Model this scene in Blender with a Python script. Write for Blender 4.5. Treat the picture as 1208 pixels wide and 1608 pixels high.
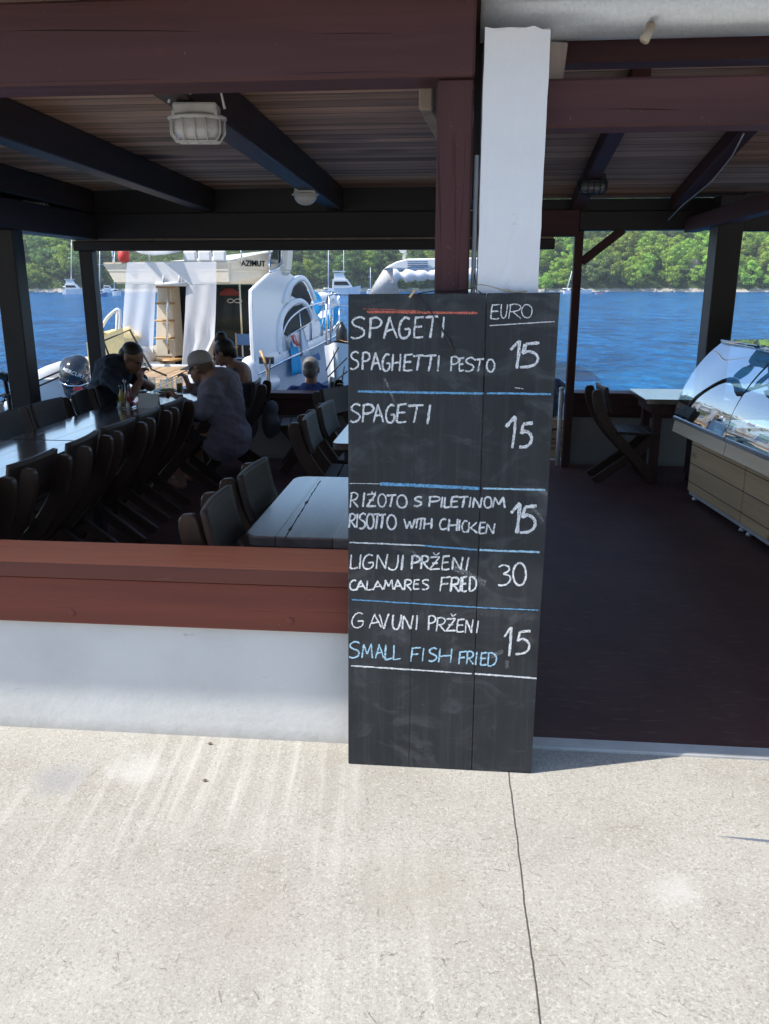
import bpy, bmesh, math, random
from mathutils import Vector, Matrix, Euler, noise
for _o in list(bpy.data.objects): bpy.data.objects.remove(_o)
SC = bpy.context.scene
COL = SC.collection
R = math.radians

# ------------------------------------------------------------------ camera
CAM_H = 1.68; FPX = 1280.0; PITCH = math.atan((804-447)/FPX)
cam = bpy.data.cameras.new('camera'); cam.sensor_fit = 'VERTICAL'; cam.sensor_height = 24.0
cam.lens = 24.0*FPX/1608.0; cam.clip_start = 0.05; cam.clip_end = 6000
camo = bpy.data.objects.new('camera', cam); COL.objects.link(camo)
camo.location = (0, 0, CAM_H); camo.rotation_euler = (math.pi/2-PITCH, 0, 0)
SC.camera = camo

# ------------------------------------------------------------------ sky, sun, exposure
SUN_EL = R(52); SUN_TRAVEL = R(10.9)          # the light travels to the right and a little away
world = bpy.data.worlds.new('World'); SC.world = world; world.use_nodes = True
wn = world.node_tree.nodes; wl = world.node_tree.links
bg = wn['Background']; sky = wn.new('ShaderNodeTexSky'); sky.sky_type = 'NISHITA'
sky.sun_disc = False; sky.sun_elevation = SUN_EL
tx, ty = -math.cos(SUN_TRAVEL), -math.sin(SUN_TRAVEL)      # towards the sun
sky.sun_rotation = math.atan2(tx, ty)
sky.air_density = 1.0; sky.dust_density = 0.6; sky.ozone_density = 1.6; sky.altitude = 10
hsv_ = wn.new('ShaderNodeHueSaturation'); hsv_.inputs['Saturation'].default_value = 1.08; wl.new(sky.outputs[0], hsv_.inputs['Color']); wl.new(hsv_.outputs[0], bg.inputs[0]); bg.inputs[1].default_value = 0.15
sun = bpy.data.lights.new('sun', 'SUN'); sun.energy = 3.6; sun.angle = R(0.4); sun.color = (1.0, 0.95, 0.87)
suno = bpy.data.objects.new('sun', sun); COL.objects.link(suno)
sd = Vector((-tx*math.cos(SUN_EL), -ty*math.cos(SUN_EL), -math.sin(SUN_EL)))
suno.rotation_euler = sd.to_track_quat('-Z', 'Y').to_euler()
suno.location = (-10, -5, 20)
SC.view_settings.view_transform = 'Standard'; SC.view_settings.look = 'None'
SC.view_settings.exposure = 0.9; SC.view_settings.gamma = 1.0
SC.cycles.max_bounces = 8; SC.cycles.diffuse_bounces = 4; SC.cycles.glossy_bounces = 4
SC.cycles.transparent_max_bounces = 16; SC.cycles.use_denoising = True
SC.cycles.sample_clamp_indirect = 6.0

# ------------------------------------------------------------------ measuring: a pixel of the 1208 x 1608 photo to a point of the place
FW = Vector((0, math.cos(PITCH), -math.sin(PITCH))); UP = Vector((0, math.sin(PITCH), math.cos(PITCH))); CP = Vector((0, 0, CAM_H))
def ray(x, y): return FW + Vector((1, 0, 0))*((x-604)/FPX) + UP*((804-y)/FPX)
FYAW = R(-5.37)
class Frame:
    def __init__(s, o, yaw): s.o = Vector(o); s.yaw = yaw; s.m = Matrix.Translation(s.o) @ Matrix.Rotation(yaw, 4, 'Z'); s.i = s.m.inverted()
    def w(s, p): return s.m @ Vector(p)
    def l(s, p): return s.i @ Vector(p)
    def hit(s, x, y, ax, val):       # where the sight line meets the plane 'axis ax = val' of this frame
        d = s.i.to_3x3() @ ray(x, y); c = s.i @ CP
        return c + d*((val-c[ax])/d[ax])
FR = Frame((0, 2.733, 0), FYAW)      # the terrace: u along the front, v away from the street
WF = Frame((0, 0, 0), 0)
YT = Frame(((300-604)/1280*18.2, 18.0, -1), R(-12))   # the yacht
def pv(x, y, v): return FR.hit(x, y, 1, v)
def pu(x, y, u): return FR.hit(x, y, 0, u)
def pz(x, y, z): return FR.hit(x, y, 2, z)

# ------------------------------------------------------------------ materials
def mat(name, col=(.5, .5, .5), rough=.5, metal=0., spec=.5, **k):
    m = bpy.data.materials.new(name); m.use_nodes = True
    b = m.node_tree.nodes['Principled BSDF']
    b.inputs['Base Color'].default_value = (*col, 1); b.inputs['Roughness'].default_value = rough
    b.inputs['Metallic'].default_value = metal; b.inputs['Specular IOR Level'].default_value = spec
    for a, v in k.items(): b.inputs[a.replace('_', ' ')].default_value = v
    return m
class NT:
    def __init__(s, m): s.m = m; s.t = m.node_tree; s.b = s.t.nodes['Principled BSDF']; s._c = None
    def n(s, typ, **k):
        x = s.t.nodes.new('ShaderNode'+typ)
        for a, v in k.items(): setattr(x, a, v)
        return x
    def link(s, a, b): s.t.links.new(a, b)
    def co(s, scale=(1, 1, 1), loc=(0, 0, 0), rot=(0, 0, 0), kind='Object'):
        tc = s.n('TexCoord'); mp = s.n('Mapping'); mp.inputs['Scale'].default_value = scale
        mp.inputs['Location'].default_value = loc; mp.inputs['Rotation'].default_value = rot
        s.link(tc.outputs[kind], mp.inputs[0]); return mp.outputs[0]
    def noise(s, co, scale, detail=4, rough=.55, dist=0):
        x = s.n('TexNoise'); s.link(co, x.inputs['Vector']); x.inputs['Scale'].default_value = scale
        x.inputs['Detail'].default_value = detail; x.inputs['Roughness'].default_value = rough; x.inputs['Distortion'].default_value = dist
        return x.outputs['Fac']
    def voro(s, co, scale, feature='F1', out='Distance'):
        x = s.n('TexVoronoi'); x.feature = feature; s.link(co, x.inputs['Vector']); x.inputs['Scale'].default_value = scale
        return x.outputs[out]
    def ramp(s, f, stops):
        x = s.n('ValToRGB'); e = x.color_ramp.elements
        while len(e) < len(stops): e.new(.5)
        for q, (p, c) in zip(e, stops): q.position = p; q.color = (*c, 1) if len(c) == 3 else c
        s.link(f, x.inputs[0]); return x.outputs[0]
    def fac(s, f, a, b):
        x = s.n('MapRange'); s.link(f, x.inputs[0]); x.inputs[1].default_value = a; x.inputs[2].default_value = b; return x.outputs[0]
    def math(s, op, a, b=0.):
        x = s.n('Math', operation=op)
        for i, v in enumerate((a, b)):
            if isinstance(v, (int, float)): x.inputs[i].default_value = v
            else: s.link(v, x.inputs[i])
        return x.outputs[0]
    def mix(s, f, a, b, mode='MIX'):
        x = s.n('Mix'); x.data_type = 'RGBA'; x.blend_type = mode
        for i, v in ((0, f), (6, a), (7, b)):
            if isinstance(v, (int, float)): x.inputs[i].default_value = v
            elif isinstance(v, tuple): x.inputs[i].default_value = (*v, 1)
            else: s.link(v, x.inputs[i])
        return x.outputs[2]
    def bump(s, h, strength=.3, dist=.01, prev=None):
        x = s.n('Bump'); s.link(h, x.inputs['Height']); x.inputs['Strength'].default_value = strength; x.inputs['Distance'].default_value = dist
        if prev is not None: s.link(prev, x.inputs['Normal'])
        s.link(x.outputs[0], s.b.inputs['Normal']); return x.outputs[0]
    def col(s, c): s.link(c, s.b.inputs['Base Color'])
    def rough(s, c): s.link(c, s.b.inputs['Roughness'])
def paint(name, c, rough=.4, var=.25, scale=6, bump=.15, spec=.5, chips=None):
    m = mat(name, c, rough, spec=spec); t = NT(m); co = t.co()
    n = t.noise(co, scale, 6, .65)
    d = tuple(x*(1-var) for x in c); l = tuple(min(1, x*(1+var)) for x in c)
    cc = t.ramp(n, [(.3, d), (.7, l)])
    if chips:
        f = t.noise(co, 34, 5, .7); cc = t.mix(t.fac(f, chips[1], chips[1]+.02), cc, chips[0])
    t.col(cc); t.rough(t.fac(t.noise(co, scale*2.3, 4), -.6, 1.6) if False else t.math('ADD', t.math('MULTIPLY', n, .25), rough-.12))
    t.bump(t.noise(co, 45, 5), bump, .004); return m
def wood(name, c1, c2, axis=0, rough=.5, scale=1., bump=.35, planks=None, gap=.006, knots=0, spec=.5, gapcol=(.01, .008, .006), paxis=1, pvar=.8, cracks=0, con=.16):
    """grain runs along 'axis'; planks = width of boards counted along paxis"""
    m = mat(name, c1, rough, spec=spec); t = NT(m)
    sc = [9*scale]*3; sc[axis] = .55*scale
    co = t.co(tuple(sc)); raw = t.co()
    vec = co; pid = None
    if planks:
        sep = t.n('SeparateXYZ'); t.link(raw, sep.inputs[0])
        q = t.math('DIVIDE', sep.outputs[paxis], planks); fl = t.math('FLOOR', q); fr = t.math('FRACT', q)
        wn_ = t.n('TexWhiteNoise'); wn_.noise_dimensions = '1D'; t.link(fl, wn_.inputs['W']); pid = wn_.outputs['Value']
        cmb = t.n('CombineXYZ'); t.link(t.math('MULTIPLY', pid, 37.), cmb.inputs[axis]); t.link(t.math('MULTIPLY', pid, 91.), cmb.inputs[2 if axis != 2 else 0])
        va = t.n('VectorMath', operation='ADD'); t.link(co, va.inputs[0]); t.link(cmb.outputs[0], va.inputs[1]); vec = va.outputs[0]
    n = t.noise(vec, 1.2, 8, .65, .6); n2 = t.noise(vec, 4.5, 6, .7)
    f = t.math('ADD', t.math('MULTIPLY', n, .65), t.math('MULTIPLY', n2, .35))
    c = t.ramp(f, [(.5-con, c2), (.5+con, c1)])
    h = f
    if cracks:
        cs = [16*scale]*3; cs[axis] = .35*scale; ck = t.noise(t.co(tuple(cs), (3, 7, 1)), 1.1, 3, .5, .3); cf = t.fac(t.math('ABSOLUTE', t.math('SUBTRACT', ck, .5)), .010, .003); cf = t.math('MULTIPLY', cf, t.fac(t.noise(raw, 1.7, 2), .52, .6)); c = t.mix(t.math('MULTIPLY', cf, .75), c, tuple(x*.25 for x in c2)); h = t.math('SUBTRACT', f, t.math('MULTIPLY', cf, 1.5))
        ch_ = t.noise(raw, 60, 3, .6); c = t.mix(t.math('MULTIPLY', t.fac(ch_, .70, .74), .5), c, (.30, .20, .16))
    if knots:
        kv = t.co(tuple(2.2*scale if i == axis else 5.5*scale for i in range(3)))
        k = t.voro(kv, knots); c = t.mix(t.fac(k, .20, .10), c, tuple(x*.35 for x in c2))
    if planks:
        hsv = t.n('HueSaturation'); t.link(c, hsv.inputs['Color']); t.link(t.math('ADD', t.math('MULTIPLY', pid, pvar), 1-pvar*.5), hsv.inputs['Value']); c = hsv.outputs[0]
        e = t.math('MINIMUM', fr, t.math('SUBTRACT', 1., fr)); g = t.fac(e, gap*.4/planks, gap/planks)
        c = t.mix(g, gapcol, c); h = t.math('ADD', t.math('MULTIPLY', f, .3), g)
    t.col(c); t.rough(t.math('ADD', t.math('MULTIPLY', n2, .3), rough-.15)); bn = t.bump(h, bump, .004); t.link(bn, t.b.inputs['Coat Normal']); return m

M = {}
M['beam'] = wood('brown_painted_timber', (.098, .041, .042), (.056, .025, .027), 0, .6, .7, .6, spec=.25, cracks=1)
M['beam_y'] = wood('brown_painted_timber_deep', (.095, .038, .034), (.062, .026, .024), 1, .6, .7, .3, spec=.25)
M['beam_z'] = wood('brown_painted_timber_upright', (.095, .038, .036), (.054, .023, .024), 2, .6, .7, .6, spec=.25, cracks=1)
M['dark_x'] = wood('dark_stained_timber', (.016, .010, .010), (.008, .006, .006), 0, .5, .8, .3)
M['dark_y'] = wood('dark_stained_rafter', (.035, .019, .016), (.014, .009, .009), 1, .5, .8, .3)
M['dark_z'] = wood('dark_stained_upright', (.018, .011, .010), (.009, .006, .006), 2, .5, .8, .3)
M['rail'] = wood('red_brown_rail_paint', (.17, .062, .045), (.13, .046, .035), 0, .6, .6, .2, spec=.2)
def lighter_top(m, c):      # upward face coloured lighter, pale streaks over the whole rail
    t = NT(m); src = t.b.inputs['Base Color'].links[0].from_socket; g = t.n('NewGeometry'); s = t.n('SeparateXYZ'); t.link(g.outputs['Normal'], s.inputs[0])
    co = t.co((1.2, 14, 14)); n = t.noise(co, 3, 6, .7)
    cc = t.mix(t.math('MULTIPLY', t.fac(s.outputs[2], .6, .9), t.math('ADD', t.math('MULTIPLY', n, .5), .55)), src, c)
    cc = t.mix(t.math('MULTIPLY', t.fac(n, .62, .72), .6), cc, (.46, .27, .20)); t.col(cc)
lighter_top(M['rail'], (.75, .22, .10))
M['fascia'] = wood('red_brown_fascia_paint', (.23, .068, .044), (.15, .045, .032), 0, .6, .6, .5, spec=.2, cracks=1)
M['ceil'] = wood('weathered_ceiling_boards', (.88, .54, .34), (.30, .155, .09), 0, .55, .32, .7, con=.10, knots=.8, planks=.145, gap=.006, spec=.2, gapcol=(.05, .03, .022), pvar=.4)
M['ceil2'] = wood('brown_ceiling_boards', (.66, .43, .31), (.30, .18, .12), 0, .6, .32, .5, con=.1, planks=.13, gap=.006, knots=.8, spec=.2, gapcol=(.05, .03, .022), pvar=.35)
M['oldstrip'] = wood('bare_grey_timber', (.36, .29, .24), (.2, .15, .12), 2, .7, 1, .4)
M['pine'] = wood('pine_boards', (.72, .50, .29), (.46, .29, .15), 1, .5, .7, .3, planks=.150, gap=.005, knots=1.1, paxis=2, pvar=.3)
M['band'] = wood('band_reflection_tone', (.74, .62, .47), (.55, .44, .32), 1, .2, .6, .05)  # cream reflection on the band put into its colour
M['table'] = wood('varnished_dark_table', (.13, .06, .04), (.06, .028, .02), 1, .16, .6, .12, planks=.2, gap=.003, spec=.7, paxis=0)
M['table_old'] = wood('worn_painted_table', (.21, .16, .14), (.10, .062, .05), 1, .22, .5, .35, planks=.23, gap=.002, spec=.7, paxis=0)
M['chair'] = wood('chair_oak', (.062, .027, .013), (.028, .012, .007), 2, .42, 1.2, .25)
M['chair_back'] = wood('chair_back_oak', (.048, .023, .013), (.025, .012, .008), 1, .55, 1.0, .25)
M['teak'] = wood('teak_slats', (.50, .33, .17), (.36, .22, .11), 1, .5, 1., .3, planks=.06, gap=.006, paxis=0)
M['honey'] = wood('honey_wood', (.56, .35, .13), (.42, .24, .09), 0, .4, 1, .1)

for k_ in ('table', 'table_old'):
    b_ = M[k_].node_tree.nodes['Principled BSDF']; b_.inputs['Coat Weight'].default_value = 1.; b_.inputs['Coat Roughness'].default_value = .09 if k_ == 'table' else .2; b_.inputs['Coat IOR'].default_value = 2.0 if k_ == 'table' else 1.5
def plaster(name, c, dirt=.25, bump=.25):
    m = mat(name, c, .75, spec=.3); t = NT(m); co = t.co()
    n = t.noise(co, 3.2, 6, .6); n2 = t.noise(co, 22, 5, .65)
    cc = t.ramp(n, [(.25, tuple(x*(1-dirt*.5) for x in c)), (.6, c)])
    st = t.noise(t.co((7, 7, 1.2)), 1.6, 5, .7)
    cc = t.mix(t.fac(st, .66, .86), cc, tuple(x*.62 for x in c))
    sp = t.noise(t.co((1, 1, 2.2)), 9, 4, .6); cc = t.mix(t.fac(sp, .70, .78), cc, tuple(x*.72 for x in c))
    sz = t.n('SeparateXYZ'); t.link(co, sz.inputs[0])
    gz = t.math('ADD', sz.outputs[2], t.math('MULTIPLY', t.math('SUBTRACT', t.noise(co, 11, 6, .7), .5), .09))
    cc = t.mix(t.math('MULTIPLY', t.fac(gz, .055, .0), .55), cc, tuple(x*.5*w_ for x, w_ in zip(c, (1, .95, .86))))
    sc_ = t.noise(t.co((3, 3, 9), (1, 4, 2), (0, R(20), 0)), 4, 4, .6); cc = t.mix(t.math('MULTIPLY', t.fac(sc_, .69, .73), .35), cc, tuple(x*.6 for x in c))
    t.col(cc); t.bump(t.math('ADD', t.math('MULTIPLY', n2, .6), n), bump, .012); return m
M['plaster'] = plaster('white_plaster', (.70, .69, .66))
M['pillar'] = plaster('white_pillar_paint', (.80, .80, .80), .12, .35)
M['plaster_dim'] = plaster('plaster_shaded_side', (.30, .28, .26))  # white plaster darkened for the shade under the roof

def ground_mat():
    m = mat('washed_concrete', (.5, .48, .43), .85, spec=.25); t = NT(m); co = t.co()
    v = t.voro(co, 190); v2 = t.voro(co, 360); n = t.noise(co, 2.2, 7, .6); fine = t.noise(co, 90, 6, .75)
    big = t.noise(co, .9, 4, .5)
    c = t.ramp(n, [(.28, (.31, .286, .242)), (.5, (.375, .353, .307)), (.74, (.43, .408, .36))])
    def cells(sc):
        vc = t.voro(co, sc, out='Color'); bw = t.n('SeparateXYZ'); t.link(vc, bw.inputs[0]); return bw.outputs[0]
    g1, g2 = cells(300), cells(150)
    c = t.mix(t.math('MULTIPLY', t.fac(g1, .62, .95), .32), c, (.25, .23, .195)); c = t.mix(t.math('MULTIPLY', t.fac(g1, .35, .05), .28), c, (.52, .50, .46))
    c = t.mix(t.math('MULTIPLY', t.fac(g2, .86, .90), .45), c, (.22, .20, .17)); c = t.mix(t.math('MULTIPLY', t.fac(g2, .11, .08), .4), c, (.55, .53, .49)); 
    c = t.mix(t.math('MULTIPLY', t.fac(fine, .52, .72), .55), c, (.60, .58, .53))
    c = t.mix(t.math('MULTIPLY', t.fac(t.noise(co, 75, 3, .6), .68, .76), .6), c, (.17, .15, .125))
    c = t.mix(t.math('MULTIPLY', t.fac(t.noise(t.co((1, 1, 1), (3, 1, 0)), 1.6, 5, .65), .56, .76), .5), c, (.37, .35, .31))
    # trowel streaks running away from the street at a slant
    st = t.noise(t.co((16, .55, 1), rot=(0, 0, R(5))), 1.3, 4, .55)
    sepm = t.n('SeparateXYZ'); t.link(co, sepm.inputs[0])
    mask = t.math('MULTIPLY', t.fac(sepm.outputs[0], .35, -.15), 1.0); mask = t.math('MULTIPLY', mask, t.fac(t.noise(t.co((1, 1, 1), (2.2, .4, 0)), .8, 2), .42, .60))
    sep = t.n('SeparateXYZ'); t.link(co, sep.inputs[0])
    c = t.mix(t.math('MULTIPLY', t.math('MULTIPLY', t.fac(st, .5, .68), mask), .5), c, (.60, .575, .52))
    c = t.mix(t.math('MULTIPLY', t.math('MULTIPLY', t.fac(st, .45, .3), mask), .4), c, (.30, .275, .24))
    # expansion joint
    jx = t.math('SUBTRACT', t.math('SUBTRACT', sep.outputs[0], t.math('MULTIPLY', sep.outputs[1], .076)), .251)
    jx = t.math('ADD', jx, t.math('MULTIPLY', t.math('SUBTRACT', t.noise(co, 9, 3), .5), .012))
    j = t.fac(t.math('ABSOLUTE', jx), .0012, .0035)
    c = t.mix(j, (.07, .06, .055), c)
    pit = t.noise(co, 150, 2, .5); c = t.mix(t.math('MULTIPLY', t.fac(pit, .67, .74), .75), c, (.15, .13, .11))
    for (px_, py_, rr, cc_, am) in ((90, 1222, .13, (.27, .275, .29), .5), (410, 1440, .24, (.31, .27, .225), .25), (300, 1500, .3, (.32, .29, .25), .25), (1060, 1400, .09, (.56, .55, .52), .5), (650, 1400, .22, (.35, .32, .26), .35), (210, 1210, .12, (.58, .57, .54), .5)):
        q_ = WF.hit(px_, py_, 2, 0); vd = t.n('VectorMath', operation='DISTANCE'); t.link(co, vd.inputs[0]); vd.inputs[1].default_value = (q_.x, q_.y, 0)
        dd = t.math('ADD', vd.outputs['Value'], t.math('MULTIPLY', t.math('SUBTRACT', t.noise(co, 7, 5, .7), .5), rr*1.6))
        c = t.mix(t.math('MULTIPLY', t.fac(dd, rr, rr*.25), am), c, cc_)
    # tapered shadow line at the right, painted as a blue-grey band
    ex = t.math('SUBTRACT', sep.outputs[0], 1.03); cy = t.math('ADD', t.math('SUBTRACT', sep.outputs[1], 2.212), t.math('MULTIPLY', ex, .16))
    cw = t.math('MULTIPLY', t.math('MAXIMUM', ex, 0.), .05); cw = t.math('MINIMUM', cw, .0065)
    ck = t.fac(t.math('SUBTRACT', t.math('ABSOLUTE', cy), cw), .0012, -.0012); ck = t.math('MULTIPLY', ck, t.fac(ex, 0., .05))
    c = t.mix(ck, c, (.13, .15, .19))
    h = t.math('ADD', t.math('ADD', t.math('MULTIPLY', g1, .5), t.math('MULTIPLY', g2, .55)), t.math('MULTIPLY', fine, .4))
    h = t.math('ADD', h, t.math('MULTIPLY', t.math('MULTIPLY', st, mask), 1.6))
    h = t.math('ADD', h, t.math('MULTIPLY', j, 1.0))
    t.col(c); t.bump(h, .42, .006); return m
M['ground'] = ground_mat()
def smoothconc():
    m = mat('smooth_concrete', (.5, .49, .46), .7, spec=.3); t = NT(m); co = t.co()
    t.col(t.ramp(t.noise(co, 5, 6, .65), [(.3, (.42, .41, .38)), (.7, (.56, .55, .52))])); t.bump(t.noise(co, 60, 5), .3, .004); return m
M['conc'] = smoothconc()
def floorm():
    m = mat('dark_red_floor_paint', (.06, .025, .022), .5, spec=.15); t = NT(m); co = t.co()
    n = t.noise(co, 2.4, 7, .65); n2 = t.noise(t.co((1, 5, 1)), 7, 5, .7)
    c = t.ramp(n, [(.3, (.072, .034, .031)), (.7, (.115, .054, .047))])
    c = t.mix(t.math('MULTIPLY', t.fac(n2, .55, .75), .65), c, (.24, .16, .13))
    t.col(c); t.rough(t.math('ADD', t.math('MULTIPLY', n2, .4), .32)); t.bump(t.noise(co, 70, 6, .7), .45, .004); return m
M['floor'] = floorm()
def galv():
    m = mat('galvanised_steel', (.58, .6, .61), .42, .5); t = NT(m); co = t.co()
    v = t.voro(t.co((14, 14, 14)), 9, out='Color'); n = t.noise(t.co((.6, 8, 8)), 2, 6, .7)
    g = t.n('RGBToBW'); t.link(v, g.inputs[0])
    c = t.ramp(t.math('ADD', t.math('MULTIPLY', g.outputs[0], .4), t.math('MULTIPLY', n, .6)), [(.2, (.54, .57, .60)), (.8, (.70, .73, .75))])
    st = t.fac(t.noise(t.co((3, 14, 14)), 1.5, 5, .7), .62, .8); c = t.mix(t.math('MULTIPLY', st, .5), c, (.40, .36, .30))
    t.col(c); wv = t.n('TexWave'); wv.inputs['Scale'].default_value = 22; wv.bands_direction = 'X'; t.link(co, wv.inputs['Vector']); t.rough(t.math('ADD', t.math('MULTIPLY', n, .3), .25)); t.bump(t.math('ADD', t.math('MULTIPLY', wv.outputs['Fac'], .07), n), .12, .01); return m
M['galv'] = galv()
def boardm():
    m = mat('blackboard_paint', (.035, .038, .042), .5, spec=.3); t = NT(m); co = t.co()
    n = t.noise(co, 3.5, 6, .65); gr = t.noise(t.co((22, 22, .8)), 2.0, 6, .7)
    c = t.ramp(n, [(.3, (.017, .020, .023)), (.72, (.036, .040, .045))])
    c = t.mix(t.math('MULTIPLY', t.fac(gr, .5, .8), .55), c, (.075, .08, .085))
    sm = t.noise(t.co((2.4, 2.4, 3.8), (5, 2, 1), (0, R(35), 0)), 2.6, 5, .6, 1.2)
    c = t.mix(t.math('MULTIPLY', t.fac(sm, .52, .78), .42), c, (.16, .165, .17))
    spk = t.noise(co, 85, 2, .5); c = t.mix(t.fac(spk, .765, .79), c, (.3, .3, .3))
    t.col(c); t.rough(t.math('ADD', t.math('MULTIPLY', gr, .25), .38)); t.bump(gr, .18, .003); return m
M['board'] = boardm()
def chalk(name, c, th=.415):
    m = mat(name, c, .9, spec=.1); t = NT(m); co = t.co()
    n = t.noise(co, 420, 3, .7); n2 = t.noise(co, 60, 3, .6)
    f = t.math('ADD', t.math('MULTIPLY', n, .86), t.math('MULTIPLY', n2, .14))
    t.link(t.fac(f, th-.05, th+.10), t.b.inputs['Alpha']); return m
M['chalk_w'] = chalk('white_chalk', (.86, .87, .87)); M['chalk_b'] = chalk('blue_chalk', (.22, .52, .82), .45)
M['chalk_r'] = chalk('red_chalk', (.72, .20, .14), .45); M['chalk_lb'] = chalk('pale_blue_chalk', (.48, .74, .90))
M['chalk_f'] = chalk('faint_chalk', (.5, .5, .5), .54)

def simple(k, c, rough=.5, metal=0, spec=.5, n=.12, **kw):
    m = mat(k, c, rough, metal, spec, **kw); t = NT(m); co = t.co()
    t.col(t.ramp(t.noise(co, 12, 5, .6), [(.3, tuple(x*(1-n) for x in c)), (.7, tuple(min(1, x*(1+n)) for x in c))])); return m
M['gel'] = simple('white_gelcoat', (.78, .78, .77), .18, spec=.6, n=.03)
M['cream'] = simple('cream_gelcoat', (.76, .68, .54), .25, spec=.5, n=.04)
M['darkglass'] = simple('tinted_glass', (.010, .018, .021), .08, spec=.25, n=.2)
M['sideglass'] = simple('dark_side_glazing', (.010, .022, .028), .3, spec=.02, n=.3)
M['steel'] = simple('stainless_steel', (.72, .73, .74), .15, 1., n=.05)
M['greysteel'] = simple('brushed_channel', (.35, .35, .37), .3, .9, n=.1)
M['mirror'] = simple('polished_steel_band', (.80, .79, .77), .06, 1., n=.02)
M['black'] = simple('black_plastic', (.018, .018, .02), .35, n=.3)
M['blackgloss'] = simple('glossy_black_cowl', (.02, .022, .026), .12, spec=.7, n=.1)
M['greyplastic'] = simple('grey_white_plastic', (.55, .55, .52), .5, n=.1)
M['canvas'] = simple('white_canvas', (.76, .75, .72), .85, n=.06)
M['greycanvas'] = simple('grey_canvas', (.50, .50, .50), .8, n=.12)
M['bluecanvas'] = simple('blue_canvas', (.08, .17, .33), .85, n=.15)
M['yellow'] = simple('yellow_canvas', (.82, .64, .30), .7, n=.1)
M['red'] = simple('red_plastic', (.62, .05, .04), .5, n=.1)
M['dullred'] = simple('dull_red_reflection', (.26, .045, .04), .8, n=.15)  # colour of a red reflection in the yacht door glass
M['pink'] = simple('pink_paint', (.70, .35, .33), .5, n=.1)
M['bluebag'] = simple('blue_fabric', (.02, .36, .66), .7, n=.15)
M['aqua'] = simple('aqua_vinyl', (.03, .42, .78), .3, n=.15)
M['towel'] = simple('white_towel', (.8, .78, .8), .95, n=.05)
M['rope'] = simple('pale_rope', (.42, .36, .28), .9, n=.2)
M['darkrope'] = simple('dark_cord', (.03, .028, .028), .8, n=.2)
M['peg'] = simple('peg_wood', (.62, .44, .25), .7, n=.15)
M['skin'] = simple('tanned_skin', (.33, .165, .11), .5, n=.08, Subsurface_Weight=.0)
M['hair_d'] = simple('dark_hair', (.02, .014, .011), .5, n=.4)
M['hair_g'] = simple('grey_hair', (.16, .15, .14), .6, n=.3)
M['hair_b'] = simple('light_brown_hair', (.17, .10, .06), .5, n=.3)
M['navy'] = simple('navy_cotton', (.02, .028, .045), .85, n=.2)
M['royal'] = simple('royal_blue_cotton', (.012, .03, .13), .85, n=.15)
M['mauve'] = simple('pale_lilac_cotton', (.20, .175, .215), .9, n=.08)
M['greytop'] = simple('dark_grey_cotton', (.09, .09, .11), .85, n=.15)
M['capw'] = simple('off_white_cap', (.42, .39, .38), .9, n=.06)
M['olive'] = simple('olive_cotton', (.12, .14, .05), .9, n=.15)
M['jeans'] = simple('dark_trousers', (.02, .022, .03), .9, n=.2)
M['eyes'] = simple('dark_eyes', (.02, .015, .012), .2)
M['card'] = simple('white_card', (.62, .60, .56), .8, n=.05)
M['china'] = simple('white_china', (.75, .74, .72), .2, n=.03)
M['food'] = simple('salad', (.22, .26, .05), .6, n=.5)
M['oil'] = simple('olive_oil', (.42, .30, .02), .15, n=.1)
M['vinegar'] = simple('red_vinegar', (.20, .02, .02), .15, n=.1)
M['beer'] = simple('amber_beer', (.62, .34, .03), .15, n=.1)
M['rubber'] = simple('grey_tube_rubber', (.62, .62, .62), .5, n=.05)
M['rock'] = simple('pale_rock', (.32, .30, .27), .9, n=.3)
M['bark'] = simple('pine_bark', (.13, .09, .065), .9, n=.3)
M['deadwood'] = simple('grey_dead_branches', (.34, .31, .30), .9, n=.2)
M['needle'] = simple('dry_needles', (.16, .11, .07), .8, n=.4)
def glassm(name, tint=(1, 1, 1), refl=.9, base=.04, power=3.):
    m = bpy.data.materials.new(name); m.use_nodes = True; t = m.node_tree; nd = t.nodes; nd.clear()
    o = nd.new('ShaderNodeOutputMaterial'); mx = nd.new('ShaderNodeMixShader'); tr = nd.new('ShaderNodeBsdfTransparent'); gl = nd.new('ShaderNodeBsdfGlossy')
    lw = nd.new('ShaderNodeLayerWeight'); lw.inputs[0].default_value = .5; pw = nd.new('ShaderNodeMath'); pw.operation = 'POWER'; pw.inputs[1].default_value = power
    ma = nd.new('ShaderNodeMath'); ma.operation = 'MULTIPLY_ADD'; ma.use_clamp = True
    ma.inputs[1].default_value = refl; ma.inputs[2].default_value = base
    t.links.new(lw.outputs['Facing'], pw.inputs[0]); t.links.new(pw.outputs[0], ma.inputs[0])
    tr.inputs[0].default_value = (*tint, 1); gl.inputs['Roughness'].default_value = .01; gl.inputs['Color'].default_value = (.95, .97, 1, 1)
    t.links.new(ma.outputs[0], mx.inputs[0]); t.links.new(tr.outputs[0], mx.inputs[1]); t.links.new(gl.outputs[0], mx.inputs[2]); t.links.new(mx.outputs[0], o.inputs[0])
    return m
M['glass'] = glassm('clear_glass', (.93, .96, .96)); M['caseglass'] = glassm('curved_case_glass', (.66, .78, .80), .75, .22, 1.6)
def screenm():
    m = mat('white_mesh_screen', (.86, .86, .88), .8); t = NT(m)
    t.b.inputs['Alpha'].default_value = .62
    t.b.inputs['Subsurface Weight'].default_value = 0; return m
M['screen'] = screenm()

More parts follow.
